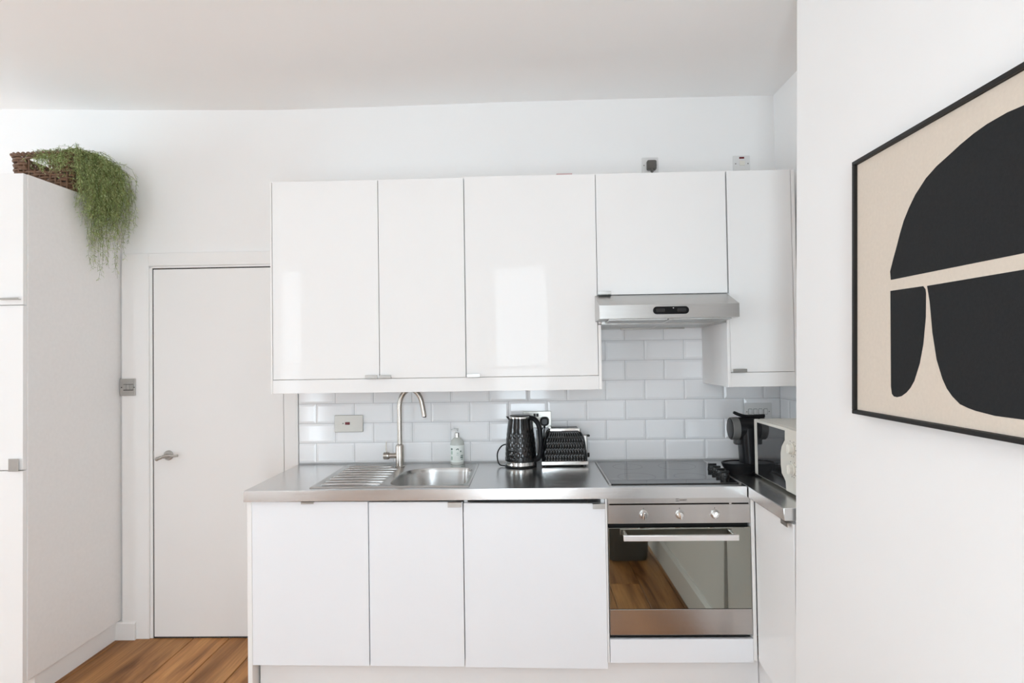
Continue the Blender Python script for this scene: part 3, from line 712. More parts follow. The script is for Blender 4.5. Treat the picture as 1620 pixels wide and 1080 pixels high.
# faceted body: staggered dimples in the wall
b = NB(); loops = []
def kr(h): # body radius over height
    u = (h - 0.027) / 0.215
    return 0.0795 - 0.006 * u - 0.0155 * u * u
NS, NR = 160, 44
for j in range(NR + 1):
    h = 0.027 + 0.215 * j / NR; lp = []
    fade = 1.0 if j < 26 else max(0.0, 1 - (j - 26) / 8)
    for i in range(NS):
        a = 2 * math.pi * i / NS; r = kr(h)
        ph = (i / 5.0 + (0.5 if (j // 5) % 2 else 0)) % 1.0
        r -= 0.0016 * fade * (1 - (1 - (2 * ph - 1) ** 2) * (0.3 + 0.7 * math.sin(math.pi * (j % 5) / 5)))
        lp.append((KX + r * math.cos(a), KY + r * math.sin(a), ZW + h))
    loops.append(lp)
loft(b, loops); bdy = obj('body', b, black_gloss, t, angle=40)
b = NB(); lathe(b, [(0.0582, 0.241), (0.0600, 0.243), (0.0600, 0.249), (0.056, 0.252), (0.03, 0.2535)], (KX, KY, ZW), 40); obj('rim', b, chrome, t)
b = NB(); lathe(b, [(0.054, 0.2525), (0.05, 0.2555), (0.02, 0.257)], (KX, KY, ZW), 32); obj('lid', b, black_satin, t)
b = NB()
prism(b, [(KX - 0.050, KY - 0.024), (KX - 0.072, KY - 0.006), (KX - 0.072, KY + 0.006), (KX - 0.050, KY + 0.024)], 'z', ZW + 0.226, ZW + 0.250)
for v in b.verts:
    if v.co.z < ZW + 0.23: v.co.x = KX - 0.052 + (v.co.x - KX + 0.052) * 0.15
obj('spout', b, black_gloss, t)
b = NB()
HA = math.radians(-27)
def KH(r, z, side=0.0): return (KX + r * math.cos(HA) - side * math.sin(HA), KY + r * math.sin(HA) + side * math.cos(HA), ZW + z)
tube(b, smooth_path([KH(0.050, 0.244), KH(0.080, 0.238), KH(0.105, 0.205), KH(0.113, 0.150), KH(0.111, 0.09), KH(0.100, 0.045), KH(0.072, 0.036)], 6), 0.0125, 14); hnd = obj('handle', b, black_satin, t)
b = NB(); tube(b, smooth_path([KH(0.098, 0.185, -0.010), KH(0.103, 0.12, -0.010), KH(0.098, 0.07, -0.010)], 4), 0.0045, 8); obj('water_window', b, bin_grey, hnd)
b = NB(); tube(b, smooth_path([(KX - 0.02, KY + 0.082, ZW + 0.09), (KX - 0.06, KY + 0.060, ZW + 0.100), (KX - 0.094, KY + 0.03, ZW + 0.098), (KX - 0.116, KY + 0.005, ZW + 0.070), (KX - 0.117, KY - 0.01, ZW + 0.035), (KX - 0.105, KY - 0.02, ZW + 0.010), (KX - 0.078, KY - 0.028, ZW + 0.005)], 6), 0.0034, 8); obj('cord', b, black_plastic, t)

# ------------------------------------------------------------------ toaster
t = thing('toaster', 'black diamond-textured two-slice toaster with chrome trim', 'toaster', (1.368, -0.085, ZW))
TY0, TY1 = -0.150, -0.026
def tprof(ins=0.0, x0=1.252, x1=1.480):
    # front outline (x, z): tapered, rounded shoulders
    pts = [(x0 + ins, ZW + 0.026), (x1 - ins, ZW + 0.026), (x1 - 0.002 - ins, ZW + 0.06), (x1 - 0.007 - ins, ZW + 0.11), (x1 - 0.015 - ins, ZW + 0.145), (x1 - 0.026 - ins, ZW + 0.165 - ins), (x1 - 0.042, ZW + 0.178 - ins),
           (x0 + 0.042, ZW + 0.180 - ins), (x0 + 0.030 + ins, ZW + 0.170 - ins), (x0 + 0.022 + ins, ZW + 0.150), (x0 + 0.012 + ins, ZW + 0.11), (x0 + 0.004 + ins, ZW + 0.06)]
    return pts
b = NB(); prism(b, tprof(0.003), 'y', TY0 + 0.022, TY1 - 0.022, 0.004, 2); obj('body', b, satin_metal, t)
# textured front/back shells with staggered leaf-shaped dimples
def shell(y_out, sgn):
    b = NB(); nx, nz = 96, 30; t_ = bmesh.new(); G = []
    P = tprof(0.0)
    def span(z):
        xs = []
        for i in range(len(P)):
            (xa, za), (xb, zb_) = P[i], P[(i + 1) % len(P)]
            if (za - z) * (zb_ - z) <= 0 and abs(za - zb_) > 1e-9: xs.append(xa + (xb - xa) * (z - za) / (zb_ - za))
        return min(xs), max(xs)
    for j in range(nz + 1):
        z = ZW + 0.027 + 0.1495 * j / nz; xa, xb = span(z); row = []
        u2 = j / nz
        for i in range(nx + 1):
            x_ = xa + (xb - xa) * i / nx
            ed = min(i, nx - i)
            y_ = y_out + sgn * (0.014 * u2 ** 3 + (0.012 * (1 - ed / 5.0) ** 2 if ed < 5 else 0))
            if 1 <= j <= nz - 3 and ed >= 5:
                ph = (i / 6.0 + (0.5 if (j // 6) % 2 else 0)) % 1.0; rw = ((j % 6) + 0.0) / 6
                y_ += sgn * 0.0048 * (1 - (1 - (2 * ph - 1) ** 2) * (0.25 + 0.75 * math.sin(math.pi * rw)))
            row.append(t_.verts.new((x_, y_, z)))
        G.append(row)
    for j in range(nz):
        for i in range(nx):
            q = (G[j][i], G[j][i + 1], G[j + 1][i + 1], G[j + 1][i]); t_.faces.new(q if sgn > 0 else q[::-1])
    # give the shell thickness by closing back to the body
    bk = [t_.verts.new((v.co.x, y_out + sgn * 0.02, v.co.z)) for v in (G[0] + [r[-1] for r in G[1:]] + G[-1][-2::-1] + [r[0] for r in G[-2:0:-1]])]
    rim = G[0] + [r[-1] for r in G[1:]] + G[-1][-2::-1] + [r[0] for r in G[-2:0:-1]]
    for i in range(len(rim)):
        j = (i + 1) % len(rim); t_.faces.new((rim[j], rim[i], bk[i], bk[j]) if sgn > 0 else (rim[i], rim[j], bk[j], bk[i]))
    merge(b, t_); return b
obj('shell', shell(TY0, 1), black_gloss, t, angle=40); obj('shell', shell(TY1, -1), black_gloss, t, angle=40)
b = NB(); box(b, 1.250, 1.483, TY0 - 0.003, TY1 + 0.003, ZW + 0.008, ZW + 0.0265, 0.003); obj('base_band', b, chrome, t)
for fx in (1.268, 1.465):
    for fy in (TY0 + 0.015, TY1 - 0.015):
        b = NB(); lathe(b, [(0.008, 0.0003), (0.008, 0.009)], (fx, fy, ZW), 12); obj('foot', b, black_plastic, t)
b = NB(); prism(b, rrect(1.288, 1.452, TY0 + 0.016, TY1 - 0.016, 0.012), 'z', ZW + 0.168, ZW + 0.188, 0.003); tp = obj('top_plate', b, chrome, t)
for yy in (-0.108, -0.068): 
    b = NB(); box(b, 1.302, 1.436, yy - 0.011, yy + 0.011, ZW + 0.1855, ZW + 0.1884); obj('slot', b, dark_gap, tp)
b = NB(); box(b, 1.455, 1.482, -0.118, -0.058, ZW + 0.027, ZW + 0.15, 0.004); obj('end_plate', b, satin_metal, t)
b = NB(); box(b, 1.474, 1.498, -0.100, -0.076, ZW + 0.140, ZW + 0.150, 0.003); box(b, 1.468, 1.478, -0.092, -0.084, ZW + 0.138, ZW + 0.150); obj('lever', b, black_plastic, t)
b = NB(); lathe(b, [(0.0115, 0.0), (0.0115, 0.010), (0.010, 0.013)], (1.482, -0.088, ZW + 0.047), 20, 'x'); obj('browning_dial', b, black_plastic, t)
b = NB(); tube(b, smooth_path([(1.268, -0.040, ZW + 0.06), (1.250, -0.035, ZW + 0.10), (1.250, -0.028, ZW + 0.15), (1.262, -0.022, ZW + 0.18)], 6), 0.0034, 8); obj('cord', b, black_plastic, t)

# ------------------------------------------------------------------ ceramic hob
t = thing('ceramic_hob', 'black ceramic glass hob with steel edge and four knobs', 'hob', (1.81, -0.31, ZW))
HX0, HX1, HY0, HY1 = 1.527, 2.088, -0.572, -0.052
b = NB()
box(b, HX0, HX0 + 0.010, HY0, HY1, ZW + 0.0003, ZW + 0.0055, 0.001, 1); obj('steel_trim', b, steel, t)
b = NB(); box(b, HX1 - 0.010, HX1, HY0, HY1, ZW + 0.0003, ZW + 0.0055, 0.001, 1)
obj('steel_trim', b, steel, t)
b = NB(); box(b, HX0 + 0.0103, HX1 - 0.0103, HY0, HY1, ZW + 0.0003, ZW + 0.0048, 0.001, 1); gl = obj('glass_plate', b, hob_glass, t)
hobring = mat('hob_ring_print', (0.035, 0.035, 0.036), 0.08, spec=0.6, var=0.1, vscale=80)
for (hx_, hy_, hr) in ((1.67, -0.43, 0.085), (1.67, -0.19, 0.072), (1.91, -0.43, 0.072), (1.91, -0.19, 0.09)):
    b = NB(); lathe(b, [(hr, 0.0), (hr, 0.0001), (hr - 0.003, 0.0001), (hr - 0.003, 0.0)], (hx_, hy_, ZW + 0.0048), 48, cap=False); obj('cooking_zone', b, hobring, gl)
for ky in (-0.275, -0.335, -0.395, -0.455):
    b = NB(); lathe(b, [(0.021, 0.0), (0.021, 0.006), (0.018, 0.008), (0.0165, 0.020), (0.014, 0.022)], (2.056, ky, ZW + 0.0049), 24)
    box(b, 2.056 - 0.020, 2.056 + 0.020, ky - 0.004, ky + 0.004, ZW + 0.012, ZW + 0.032, 0.002); obj('knob', b, black_plastic, t)

# ------------------------------------------------------------------ extractor hood
t = thing('extractor_hood', 'slim stainless visor extractor hood with black switch panel', 'extractor hood', (1.81, -0.3, 1.60))
EX0, EX1 = 1.5285, 2.0965
b = NB(); prism(b, [(-0.400, 1.600), (-0.012, 1.592), (-0.012, 1.732), (-0.376, 1.732), (-0.400, 1.730)], 'x', EX0, EX1, 0.001, 1); obj('body', b, steel, t)
b = NB(); prism(b, [(-0.4035, 1.612), (-0.555, 1.616), (-0.560, 1.617), (-0.560, 1.675), (-0.557, 1.677), (-0.4035, 1.732)], 'x', 1.5005, 2.101, 0.0015, 2); vs_ = obj('visor', b, steel, t)
b = NB(); prism(b, rrect(1.731, 1.885, 1.633, 1.666, 0.016), 'y', -0.5625, -0.560, 0.0006, 1); sw = obj('switch_panel', b, black_satin, t)
for sx in (1.763, 1.853):
    b = NB(); prism(b, rrect(sx - 0.018, sx + 0.018, 1.642, 1.657, 0.004), 'y', -0.566, -0.5624, 0.001, 1); obj('slider', b, black_plastic, sw)
b = NB(); lathe(b, [(0.0022, 0), (0.0022, -0.001)], (1.818, -0.5625, 1.659), 12, 'y'); obj('lamp_dot', b, white_plastic, sw)
filt = mat('grease_filter_metal', (0.50, 0.50, 0.49), 0.4, 1.0, bump=0.5, bscale=500, var=0.05, vscale=60)
for (fx0, fx1) in ((1.545, 1.800), (1.822, 2.075)):
    b = NB(); prism(b, [(-0.535, 1.6105), (-0.16, 1.5915), (-0.16, 1.597), (-0.535, 1.6165)], 'x', fx0, fx1, 0.001, 1); obj('filter', b, filt, t)
b = NB(); prism(b, [(-0.545, 1.6095), (-0.15, 1.5905), (-0.15, 1.596), (-0.545, 1.6155)], 'x', 1.802, 1.820, 0.001, 1); obj('filter_bar', b, steel, t)
b = NB(); box(b, 1.66, 1.98, -0.125, -0.105, 1.585, 1.5935, 0.002); obj('rear_lip', b, satin_metal, t)
# ------------------------------------------------------------------ small white filler beside the hood
b = NB(); box(b, 1.5150, 1.5270, UF - 0.001, -0.0095, 1.603, 1.730, 0.0008, 1)
single('cover_panel', b, edge_white, 'small white filler panel between wide cabinet and hood visor', 'panel')

# ------------------------------------------------------------------ microwave
t = thing('microwave', 'cream white microwave with dark glass door on side worktop', 'microwave', (2.35, -0.64, ZW))
MX, MX1, MY0, MY1, MZ0, MZ1 = 2.203, 2.478, -0.872, -0.418, ZW + 0.010, ZW + 0.258
b = NB(); box(b, MX + 0.022, MX1, MY0, MY1, MZ0, MZ1, 0.006); obj('casing', b, cream_plastic, t)
b = NB(); box(b, MX, MX + 0.021, -0.748, MY1, MZ0 + 0.001, MZ1 - 0.001, 0.004); dr = obj('door', b, cream_plastic, t)
bound = [(-0.747, MZ1 - 0.012), (-0.745, MZ1 - 0.048), (-0.730, MZ1 - 0.062), (-0.714, MZ1 - 0.078), (-0.703, MZ1 - 0.105), (-0.702, MZ1 - 0.150), (-0.709, MZ1 - 0.186), (-0.730, MZ1 - 0.200), (-0.744, MZ1 - 0.212), (-0.747, MZ0 + 0.005)]
b = NB(); prism(b, [(-0.461, MZ0 + 0.005), (-0.461, MZ1 - 0.012)] + bound, 'x', MX - 0.0025, MX + 0.002, 0.0008, 1); obj('door_glass', b, micro_glass, dr)
b = NB(); prism(b, [(MY0, MZ0 + 0.001), (MY0, MZ1 - 0.001), (-0.7495, MZ1 - 0.001)] + [(p[0] - 0.0025, p[1]) for p in bound] + [(-0.7495, MZ0 + 0.001)], 'x', MX - 0.004, MX + 0.021, 0.002, 1); pn = obj('control_panel', b, cream_plastic, t)
for kz in (1.092, 1.013):
    b = NB(); lathe(b, [(0.024, 0), (0.024, -0.004), (0.020, -0.006), (0.018, -0.018), (0.015, -0.020)], (MX - 0.004, -0.815, kz), 28, 'x')
    box(b, MX - 0.028, MX - 0.018, -0.818, -0.812, kz - 0.017, kz + 0.017, 0.002); kn = obj('dial', b, cream_plastic, t)
    b = NB()
    for a in range(20, 350, 33):
        yy, zz = -0.815 + 0.031 * math.cos(math.radians(a + 100)), kz + 0.031 * math.sin(math.radians(a + 100))
        box(b, MX - 0.0046, MX - 0.0038, yy - 0.0022, yy + 0.0022, zz - 0.0016, zz + 0.0016)
    o = obj('dial_marks', b, grey_plug, pn); o['kind'] = 'stuff'
for fx in (MX + 0.04, MX1 - 0.03):
    for fy in (MY0 + 0.03, MY1 - 0.03):
        b = NB(); lathe(b, [(0.012, 0.0003), (0.012, 0.012)], (fx, fy, ZW), 14); obj('foot', b, black_plastic, t)
b = NB(); hexa(b, [(2.462, -0.80, MZ1 + 0.0005), (2.474, -0.80, MZ1 + 0.0005), (2.474, -0.60, MZ1 + 0.0005), (2.462, -0.60, MZ1 + 0.0005), (2.476, -0.80, MZ1 + 0.055), (2.488, -0.80, MZ1 + 0.055), (2.488, -0.60, MZ1 + 0.055), (2.476, -0.60, MZ1 + 0.055)], 0.003)
single('wooden_board', b, terracotta, 'light brown wooden board propped on top of the microwave', 'board')

# ------------------------------------------------------------------ capsule coffee machine
t = thing('coffee_machine', 'black capsule coffee machine standing behind the microwave', 'coffee machine', (2.25, -0.345, ZW))
b = NB(); 
def oval(cx_, cy_, rx, ry, z, n=28): return [(cx_ + rx * math.cos(2 * math.pi * i / n), cy_ + ry * math.sin(2 * math.pi * i / n), z) for i in range(n)]
loft(b, [oval(2.165, -0.345, 0.062, 0.052, ZW + 0.0005), oval(2.165, -0.345, 0.070, 0.058, ZW + 0.012), oval(2.163, -0.345, 0.082, 0.064, ZW + 0.038), oval(2.162, -0.345, 0.084, 0.065, ZW + 0.048), oval(2.162, -0.345, 0.080, 0.061, ZW + 0.050), oval(2.162, -0.345, 0.074, 0.056, ZW + 0.044)])
bs = obj('drip_base', b, black_satin, t)
b = NB(); loft(b, [oval(2.155, -0.345, 0.056, 0.044, ZW + 0.0445), oval(2.155, -0.345, 0.056, 0.044, ZW + 0.047), oval(2.155, -0.345, 0.050, 0.039, ZW + 0.0475)]); obj('drip_grid', b, black_plastic, bs)
b = NB(); prism(b, rrect(2.172, 2.335, -0.398, -0.292, 0.03), 'z', ZW + 0.006, ZW + 0.215, 0.006)
for v in b.verts:
    u = (v.co.z - ZW) / 0.2; v.co.x -= 0.012 * max(0, min(1, u)) if v.co.x < 2.22 else 0
obj('column', b, black_satin, t)
b = NB(); lathe(b, [(0.030, -0.105), (0.044, -0.103), (0.050, -0.096), (0.052, -0.075), (0.052, 0.05), (0.045, 0.06)], (2.222, -0.345, ZW + 0.205), 30, 'x')
hdm = obj('brew_head', b, black_satin, t)
b = NB(); lathe(b, [(0.049, -0.1010), (0.0515, -0.098), (0.0528, -0.072), (0.0528, -0.068), (0.0515, -0.067)], (2.222, -0.345, ZW + 0.205), 30, 'x', cap=False); obj('head_ring', b, bin_grey, hdm)
b = NB(); prism(b, rrect(2.138, 2.178, -0.365, -0.325, 0.012), 'z', ZW + 0.132, ZW + 0.165, 0.004); obj('coffee_spout', b, black_plastic, hdm)
b = NB(); tube(b, smooth_path([(2.138, -0.345, ZW + 0.280), (2.165, -0.345, ZW + 0.268), (2.20, -0.345, ZW + 0.260), (2.28, -0.345, ZW + 0.262)], 4), [0.006, 0.0075, 0.008, 0.008, 0.008, 0.008, 0.008, 0.008, 0.008, 0.008, 0.008, 0.008, 0.008], 10); obj('lever', b, black_satin, t)

# ------------------------------------------------------------------ sockets and switches
def plate(b, x0, x1, z0, z1, d=0.008, y=-0.0115, r=0.004):
    prism(b, rrect(x0, x1, z0, z1, r, 4), 'y', y - d, y, 0.002, 2)
# red neon spur plate left of the tap
t = thing('fused_switch_plate', 'brushed steel wall plate with a dark red rocker, left of tap', 'wall switch', (0.244, -0.012, 1.073))
b = NB(); plate(b, 0.169, 0.319, 1.074, 1.163, 0.012); pl_ = obj('plate', b, satin_metal, t)
pl_.data.materials[0] = mat('pale_brushed_plate', (0.48, 0.47, 0.44), 0.36, 0.95, bump=0.04, bscale=90, stretch=(1, 8, 8), var=0.02, vscale=20)
pale_plate = pl_.data.materials[0]
b = NB(); box(b, 0.226, 0.251, -0.0265, -0.0232, 1.113, 1.127, 0.001, 1); obj('rocker', b, red_neon, t)
b = NB(); lathe(b, [(0.003, 0), (0.003, -0.0008)], (0.215, -0.0235, 1.120), 12, 'y'); obj('screw', b, dark_gap, t)
# double socket behind the kettle
t = thing('double_socket', 'brushed steel double socket on tiles behind kettle and toaster', 'socket', (1.233, -0.012, 1.085))
b = NB(); plate(b, 1.159, 1.307, 1.085, 1.171, 0.012); obj('plate', b, pale_plate, t)
for sx in (1.220, 1.235):
    b = NB(); box(b, sx - 0.006, sx + 0.006, -0.0275, -0.0233, 1.143, 1.159, 0.001, 1); obj('switch_rocker', b, black_plastic, t)
for (px_, lab) in ((1.188, 'black plug in the double socket, half hidden by the kettle'), (1.271, 'black plug in the double socket above the toaster')):
    tp_ = thing('mains_plug', lab, 'plug', (px_, -0.03, 1.09), 'black plugs in the double socket')
    b = NB(); loft(b, [[(p[0], y_, p[1]) for p in rrect(px_ - s_, px_ + s_, 1.119 - s_, 1.119 + s_, s_ * 0.75)] for (s_, y_) in ((0.0235, -0.0236), (0.0235, -0.034), (0.020, -0.046), (0.014, -0.052))]); pb = obj('plug_body', b, black_plastic, tp_)
    b = NB(); tube(b, smooth_path([(px_, -0.030, 1.102), (px_ - 0.001, -0.024, 1.085), (px_ - 0.003, -0.0175, 1.06), (px_ - 0.008, -0.0165, 0.98)], 5), [0.006] * 6 + [0.0034] * 10, 8); obj('lead', b, black_plastic, pb)
# four-gang switch by the microwave
t = thing('light_switch', 'white four-gang rocker switch above the coffee machine', 'wall switch', (2.377, -0.012, 1.113))
b = NB(); plate(b, 2.306, 2.446, 1.113, 1.199, 0.007); obj('plate', b, white_plastic, t)
for k in range(4):
    sx = 2.335 + k * 0.0265
    b = NB(); prism(b, rrect(sx - 0.010, sx + 0.010, 1.139, 1.169, 0.004, 3), 'y', -0.0190, -0.0186); obj('rocker_gap', b, grey_plug, t)
    b = NB(); prism(b, rrect(sx - 0.0086, sx + 0.0086, 1.1405, 1.1675, 0.003, 3), 'y', -0.0215, -0.0189, 0.001, 1); obj('rocker', b, white_plastic, t)
for sx in (2.318, 2.432):
    b = NB(); lathe(b, [(0.0025, 0), (0.0025, -0.0006)], (sx, -0.0186, 1.154), 10, 'y'); obj('screw', b, grey_plug, t)
# three-gang steel switch by the tall cabinet
t = thing('light_switch', 'brushed steel light switch between tall cabinet and door', 'wall switch', (-0.93, -0.018, 1.281))
b = NB(); plate(b, -0.977, -0.892, 1.281, 1.371, 0.006, -0.0185, 0.002); obj('plate', b, satin_metal, t)
b = NB(); box(b, -0.956, -0.903, -0.0262, -0.0244, 1.308, 1.342, 0.0005, 1); obj('switch_insert', b, grey_plug, t)
for k in range(3):
    sx = -0.9475 + k * 0.018
    b = NB(); hexa(b, [(sx - 0.0082, -0.0275, 1.313), (sx + 0.0082, -0.0275, 1.313), (sx + 0.0082, -0.0260, 1.313), (sx - 0.0082, -0.0260, 1.313), (sx - 0.0082, -0.0305, 1.339), (sx + 0.0082, -0.0305, 1.339), (sx + 0.0082, -0.0260, 1.339), (sx - 0.0082, -0.0260, 1.339)]); obj('rocker', b, satin_metal, t)
for sx in (-0.966, -0.898):
    b = NB(); lathe(b, [(0.003, 0), (0.003, -0.0006)], (sx, -0.0245, 1.325), 10, 'y'); obj('screw', b, dark_gap, t)
# above the wall cabinets
t = thing('single_socket', 'white wall socket with grey plug above the short wall cabinet', 'socket', (1.848, -0.001, 2.403))
b = NB(); plate(b, 1.805, 1.891, 2.406, 2.492, 0.008, -0.0005); obj('plate', b, white_plastic, t)
for sx in (1.816, 1.880):
    b = NB(); lathe(b, [(0.003, 0), (0.003, -0.0006)], (sx, -0.0085, 2.450), 10, 'y'); obj('screw', b, grey_plug, t)
t = thing('mains_plug', 'dark grey plug in the white socket above the cabinets', 'plug', (1.853, -0.02, 2.42))
b = NB(); loft(b, [[(1.853 + (p[0]) * s_, y_, 2.447 + p[1] * s_) for p in rrect(-0.025, 0.025, -0.026, 0.026, 0.009)] for (s_, y_) in ((0.96, -0.0087), (1.0, -0.012), (0.97, -0.028), (0.7, -0.036))]); pb = obj('plug_body', b, grey_plug, t)
b = NB(); tube(b, smooth_path([(1.853, -0.026, 2.428), (1.853, -0.028, 2.41), (1.851, -0.03, 2.38), (1.852, -0.03, 2.31)], 4), [0.0075] * 5 + [0.0038] * 8, 8); obj('lead', b, grey_plug, pb)
t = thing('spur_switch', 'white switch with dark red neon above the slim wall cabinet', 'wall switch', (2.325, -0.001, 2.405))
b = NB(); plate(b, 2.281, 2.368, 2.405, 2.491, 0.008, -0.0005); obj('plate', b, white_plastic, t)
b = NB(); box(b, 2.312, 2.338, -0.0100, -0.0083, 2.474, 2.483, 0.0005, 1); obj('neon', b, red_neon, t)
b = NB(); box(b, 2.314, 2.340, -0.0115, -0.0083, 2.438, 2.462, 0.001, 1); obj('rocker', b, cream_plastic, t)
for sx in (2.293, 2.357):
    b = NB(); lathe(b, [(0.003, 0), (0.003, -0.0006)], (sx, -0.0085, 2.448), 10, 'y'); obj('screw', b, grey_plug, t)
b = NB(); box(b, 1.335, 1.408, -0.386, -0.33, 2.2922, 2.3045, 0.001, 1)
single('folded_card', b, pink_card, 'small pinkish card lying on top of the wide wall cabinet', 'card')

# ------------------------------------------------------------------ tall cabinet on the left
TXR = -0.983
t = thing('tall_cabinet', 'tall white cabinet at the left with grey-white side panel', 'cabinet', (-1.28, -0.3, 0.0))
b = NB(); box(b, TXR - 0.016, TXR, -0.600, -0.003, 0.098, 2.288, 0.0012, 1); obj('side_panel', b, tall_side, t)
b = NB(); box(b, -1.60, TXR - 0.017, -0.598, -0.003, 0.10, 2.287); obj('body', b, carcass_white, t)
b = NB(); box(b, -1.60, -0.998, -0.545, -0.003, 0.0, 0.097, 0.001, 1); obj('plinth', b, trim_paint, t)
for (z0, z1, hz) in ((1.7165, 2.288, 'low'), (1.0055, 1.7135, 'tab'), (0.098, 1.0015, None)):
    b = NB(); box(b, -1.598, TXR - 0.004, -0.6205, -0.6005, z0, z1, 0.0012, 2); d = obj('door', b, gloss_white, t)
    if hz == 'low': tab_handle(-1.078, -0.995, -0.6205, z0 + 0.024, -1, d, 0.006)
    if hz == 'tab':
        b = NB(); box(b, -1.040, -0.996, -0.634, -0.6315, z0 - 0.002, z0 + 0.050, 0.0008, 1); box(b, -1.040, -0.996, -0.634, -0.6208, z0 - 0.004, z0 - 0.0015, 0.0006, 1)
        o = obj('handle', b, satin_metal, d); o['label'] = 'square bent metal tab handle'

# ------------------------------------------------------------------ wicker basket on the tall cabinet
BX0, BX1, BY0, BY1, BZ0, BZ1 = -1.276, -0.990, -0.360, -0.060, 2.2895, 2.470
t = thing('wicker_basket', 'brown woven wicker basket on top of tall cabinet', 'basket', ((BX0 + BX1) / 2, (BY0 + BY1) / 2, BZ0))
def bpath(ins, z, n=140):
    pts = rrect(BX0 + ins, BX1 - ins, BY0 + ins, BY1 - ins, 0.03, 6); P = [Vector((p[0], p[1], z)) for p in pts]; P.append(P[0])
    L_ = [0.0]
    for a, b_ in zip(P[:-1], P[1:]): L_.append(L_[-1] + (b_ - a).length)
    out = []
    for i in range(n):
        s = L_[-1] * i / n; k = 0
        while L_[k + 1] < s: k += 1
        u = (s - L_[k]) / max(1e-9, L_[k + 1] - L_[k]); p = P[k].lerp(P[k + 1], u); d = (P[k + 1] - P[k]).normalized(); out.append((p, Vector((d.y, -d.x, 0)), s))
    return out
NROW = 12; rowh = (BZ1 - BZ0 - 0.02) / NROW
for rI in range(NROW):
    z = BZ0 + 0.008 + rI * rowh
    ins = 0.012 * (1 - rI / NROW)
    path = bpath(ins, z); pp = []
    per = 0.0285
    for (p, nrm, s) in path:
        pp.append((p + nrm * (0.0045 * math.sin(math.pi * s / per + (math.pi if rI % 2 else 0))) + Vector((0, 0, 0.0018 * math.sin(s * 41 + rI * 2.1)))))
    b = NB()
    if 7 <= rI <= 10:   # leave the hand-holes open at front and back
        runs = []; cur = []
        for p in pp + pp[:1]:
            if abs(p.x - (BX0 + BX1) / 2) < 0.056 and (p.y < BY0 + 0.03 or p.y > BY1 - 0.03):
                if len(cur) > 2: runs.append(cur)
                cur = []
            else: cur.append(p)
        if len(cur) > 2: runs.append(cur)
        for rn in runs: tube(b, rn, 0.0066, 6)
    else: tube(b, pp, 0.0066, 6, closed=True)
    obj('woven_strand', b, wicker_mat, t)
for q in range(2):
    b = NB(); pp = []
    for (p, nrm, s) in bpath(-0.002, BZ1 - 0.008, 160): pp.append(p + nrm * (0.006 * math.sin(s * 130 + q * math.pi)) + Vector((0, 0, 0.006 * math.cos(s * 130 + q * math.pi))))
    tube(b, pp, 0.0068, 6, closed=True); obj('rim_strand', b, wicker_mat, t)
path = bpath(0.006, BZ0, 42)
b = NB()
for (p, nrm, s) in path:
    if abs(p.x - (BX0 + BX1) / 2) < 0.05 and (p.y < BY0 + 0.03 or p.y > BY1 - 0.03): tube(b, [p + Vector((0, 0, 0.004)), p + Vector((0, 0, 0.10))], 0.0045, 6)
    else: tube(b, [p + Vector((0, 0, 0.004)), p + nrm * 0.004 + Vector((0, 0, BZ1 - BZ0 - 0.01))], 0.0045, 6)
o = obj('stakes', b, wicker_mat, t); o['kind'] = 'stuff'
b = NB(); prism(b, rrect(BX0 + 0.016, BX1 - 0.016, BY0 + 0.016, BY1 - 0.016, 0.02), 'z', BZ0 + 0.0005, BZ0 + 0.010); obj('bottom', b, wicker_mat, t)

# ------------------------------------------------------------------ trailing plant spilling over the cabinet side
rnd = random.Random(5)
t = thing('trailing_plant', 'feathery green trailing plant spilling out of wicker basket', 'plant', (-1.10, -0.20, BZ0 + 0.012))
b = NB(); lathe(b, [(0.060, 0.0), (0.075, 0.09), (0.082, 0.092), (0.082, 0.11), (0.074, 0.11)], (-1.10, -0.20, BZ0 + 0.0115), 28); obj('pot', b, bin_grey, t)
stem_v, stem_f, leaf_v, leaf_f = [], [], [], []
def add_strand(P, needles, nl, rad=0.0011):
    base = len(stem_v); n_ = len(P)
    for i, p in enumerate(P):
        d = (P[min(i + 1, n_ - 1)] - P[max(i - 1, 0)]).normalized(); u = d.orthogonal().normalized(); w = d.cross(u); r = rad * (1 - 0.6 * i / n_)
        for k in range(3): stem_v.append(p + (u * math.cos(2.1 * k) + w * math.sin(2.1 * k)) * r)
    for i in range(n_ - 1):
        for k in range(3):
            a, c = base + i * 3 + k, base + i * 3 + (k + 1) % 3; stem_f.append((a, c, c + 3, a + 3))
    for q in range(needles):
        f = rnd.uniform(0.06, 1.0) * (n_ - 1.001); i = int(f); p = P[i].lerp(P[i + 1], f - i)
        d = (P[i + 1] - P[i]).normalized(); o_ = Vector((rnd.gauss(0, 1), rnd.gauss(0, 1), rnd.gauss(0, .8))); o_ = (o_ - d * o_.dot(d))
        if o_.length < 1e-4: continue
        o_.normalize(); dirn = (o_ + d * rnd.uniform(0.1, 0.9)).normalized(); ln = nl * rnd.uniform(0.5, 1.3); s = dirn.cross(Vector((rnd.gauss(0, 1), rnd.gauss(0, 1), rnd.gauss(0, 1))))
        if s.length < 1e-4: continue
        s = s.normalized() * rnd.uniform(0.0007, 0.0013); m_ = p + dirn * ln * 0.5; e_ = p + dirn * ln + Vector((0, 0, -ln * 0.25))
        k0 = len(leaf_v); leaf_v.extend([p, m_ + s, e_, m_ - s]); leaf_f.append((k0, k0 + 1, k0 + 2, k0 + 3))
def clampx(p):
    # stay outside the side panel below the cabinet top, above its top plate otherwise
    if p.z < 2.300 and p.x < TXR + 0.006: p.x = TXR + 0.006 + rnd.uniform(0, 0.006)
    if p.y > -0.012: p.y = -0.012
    return p
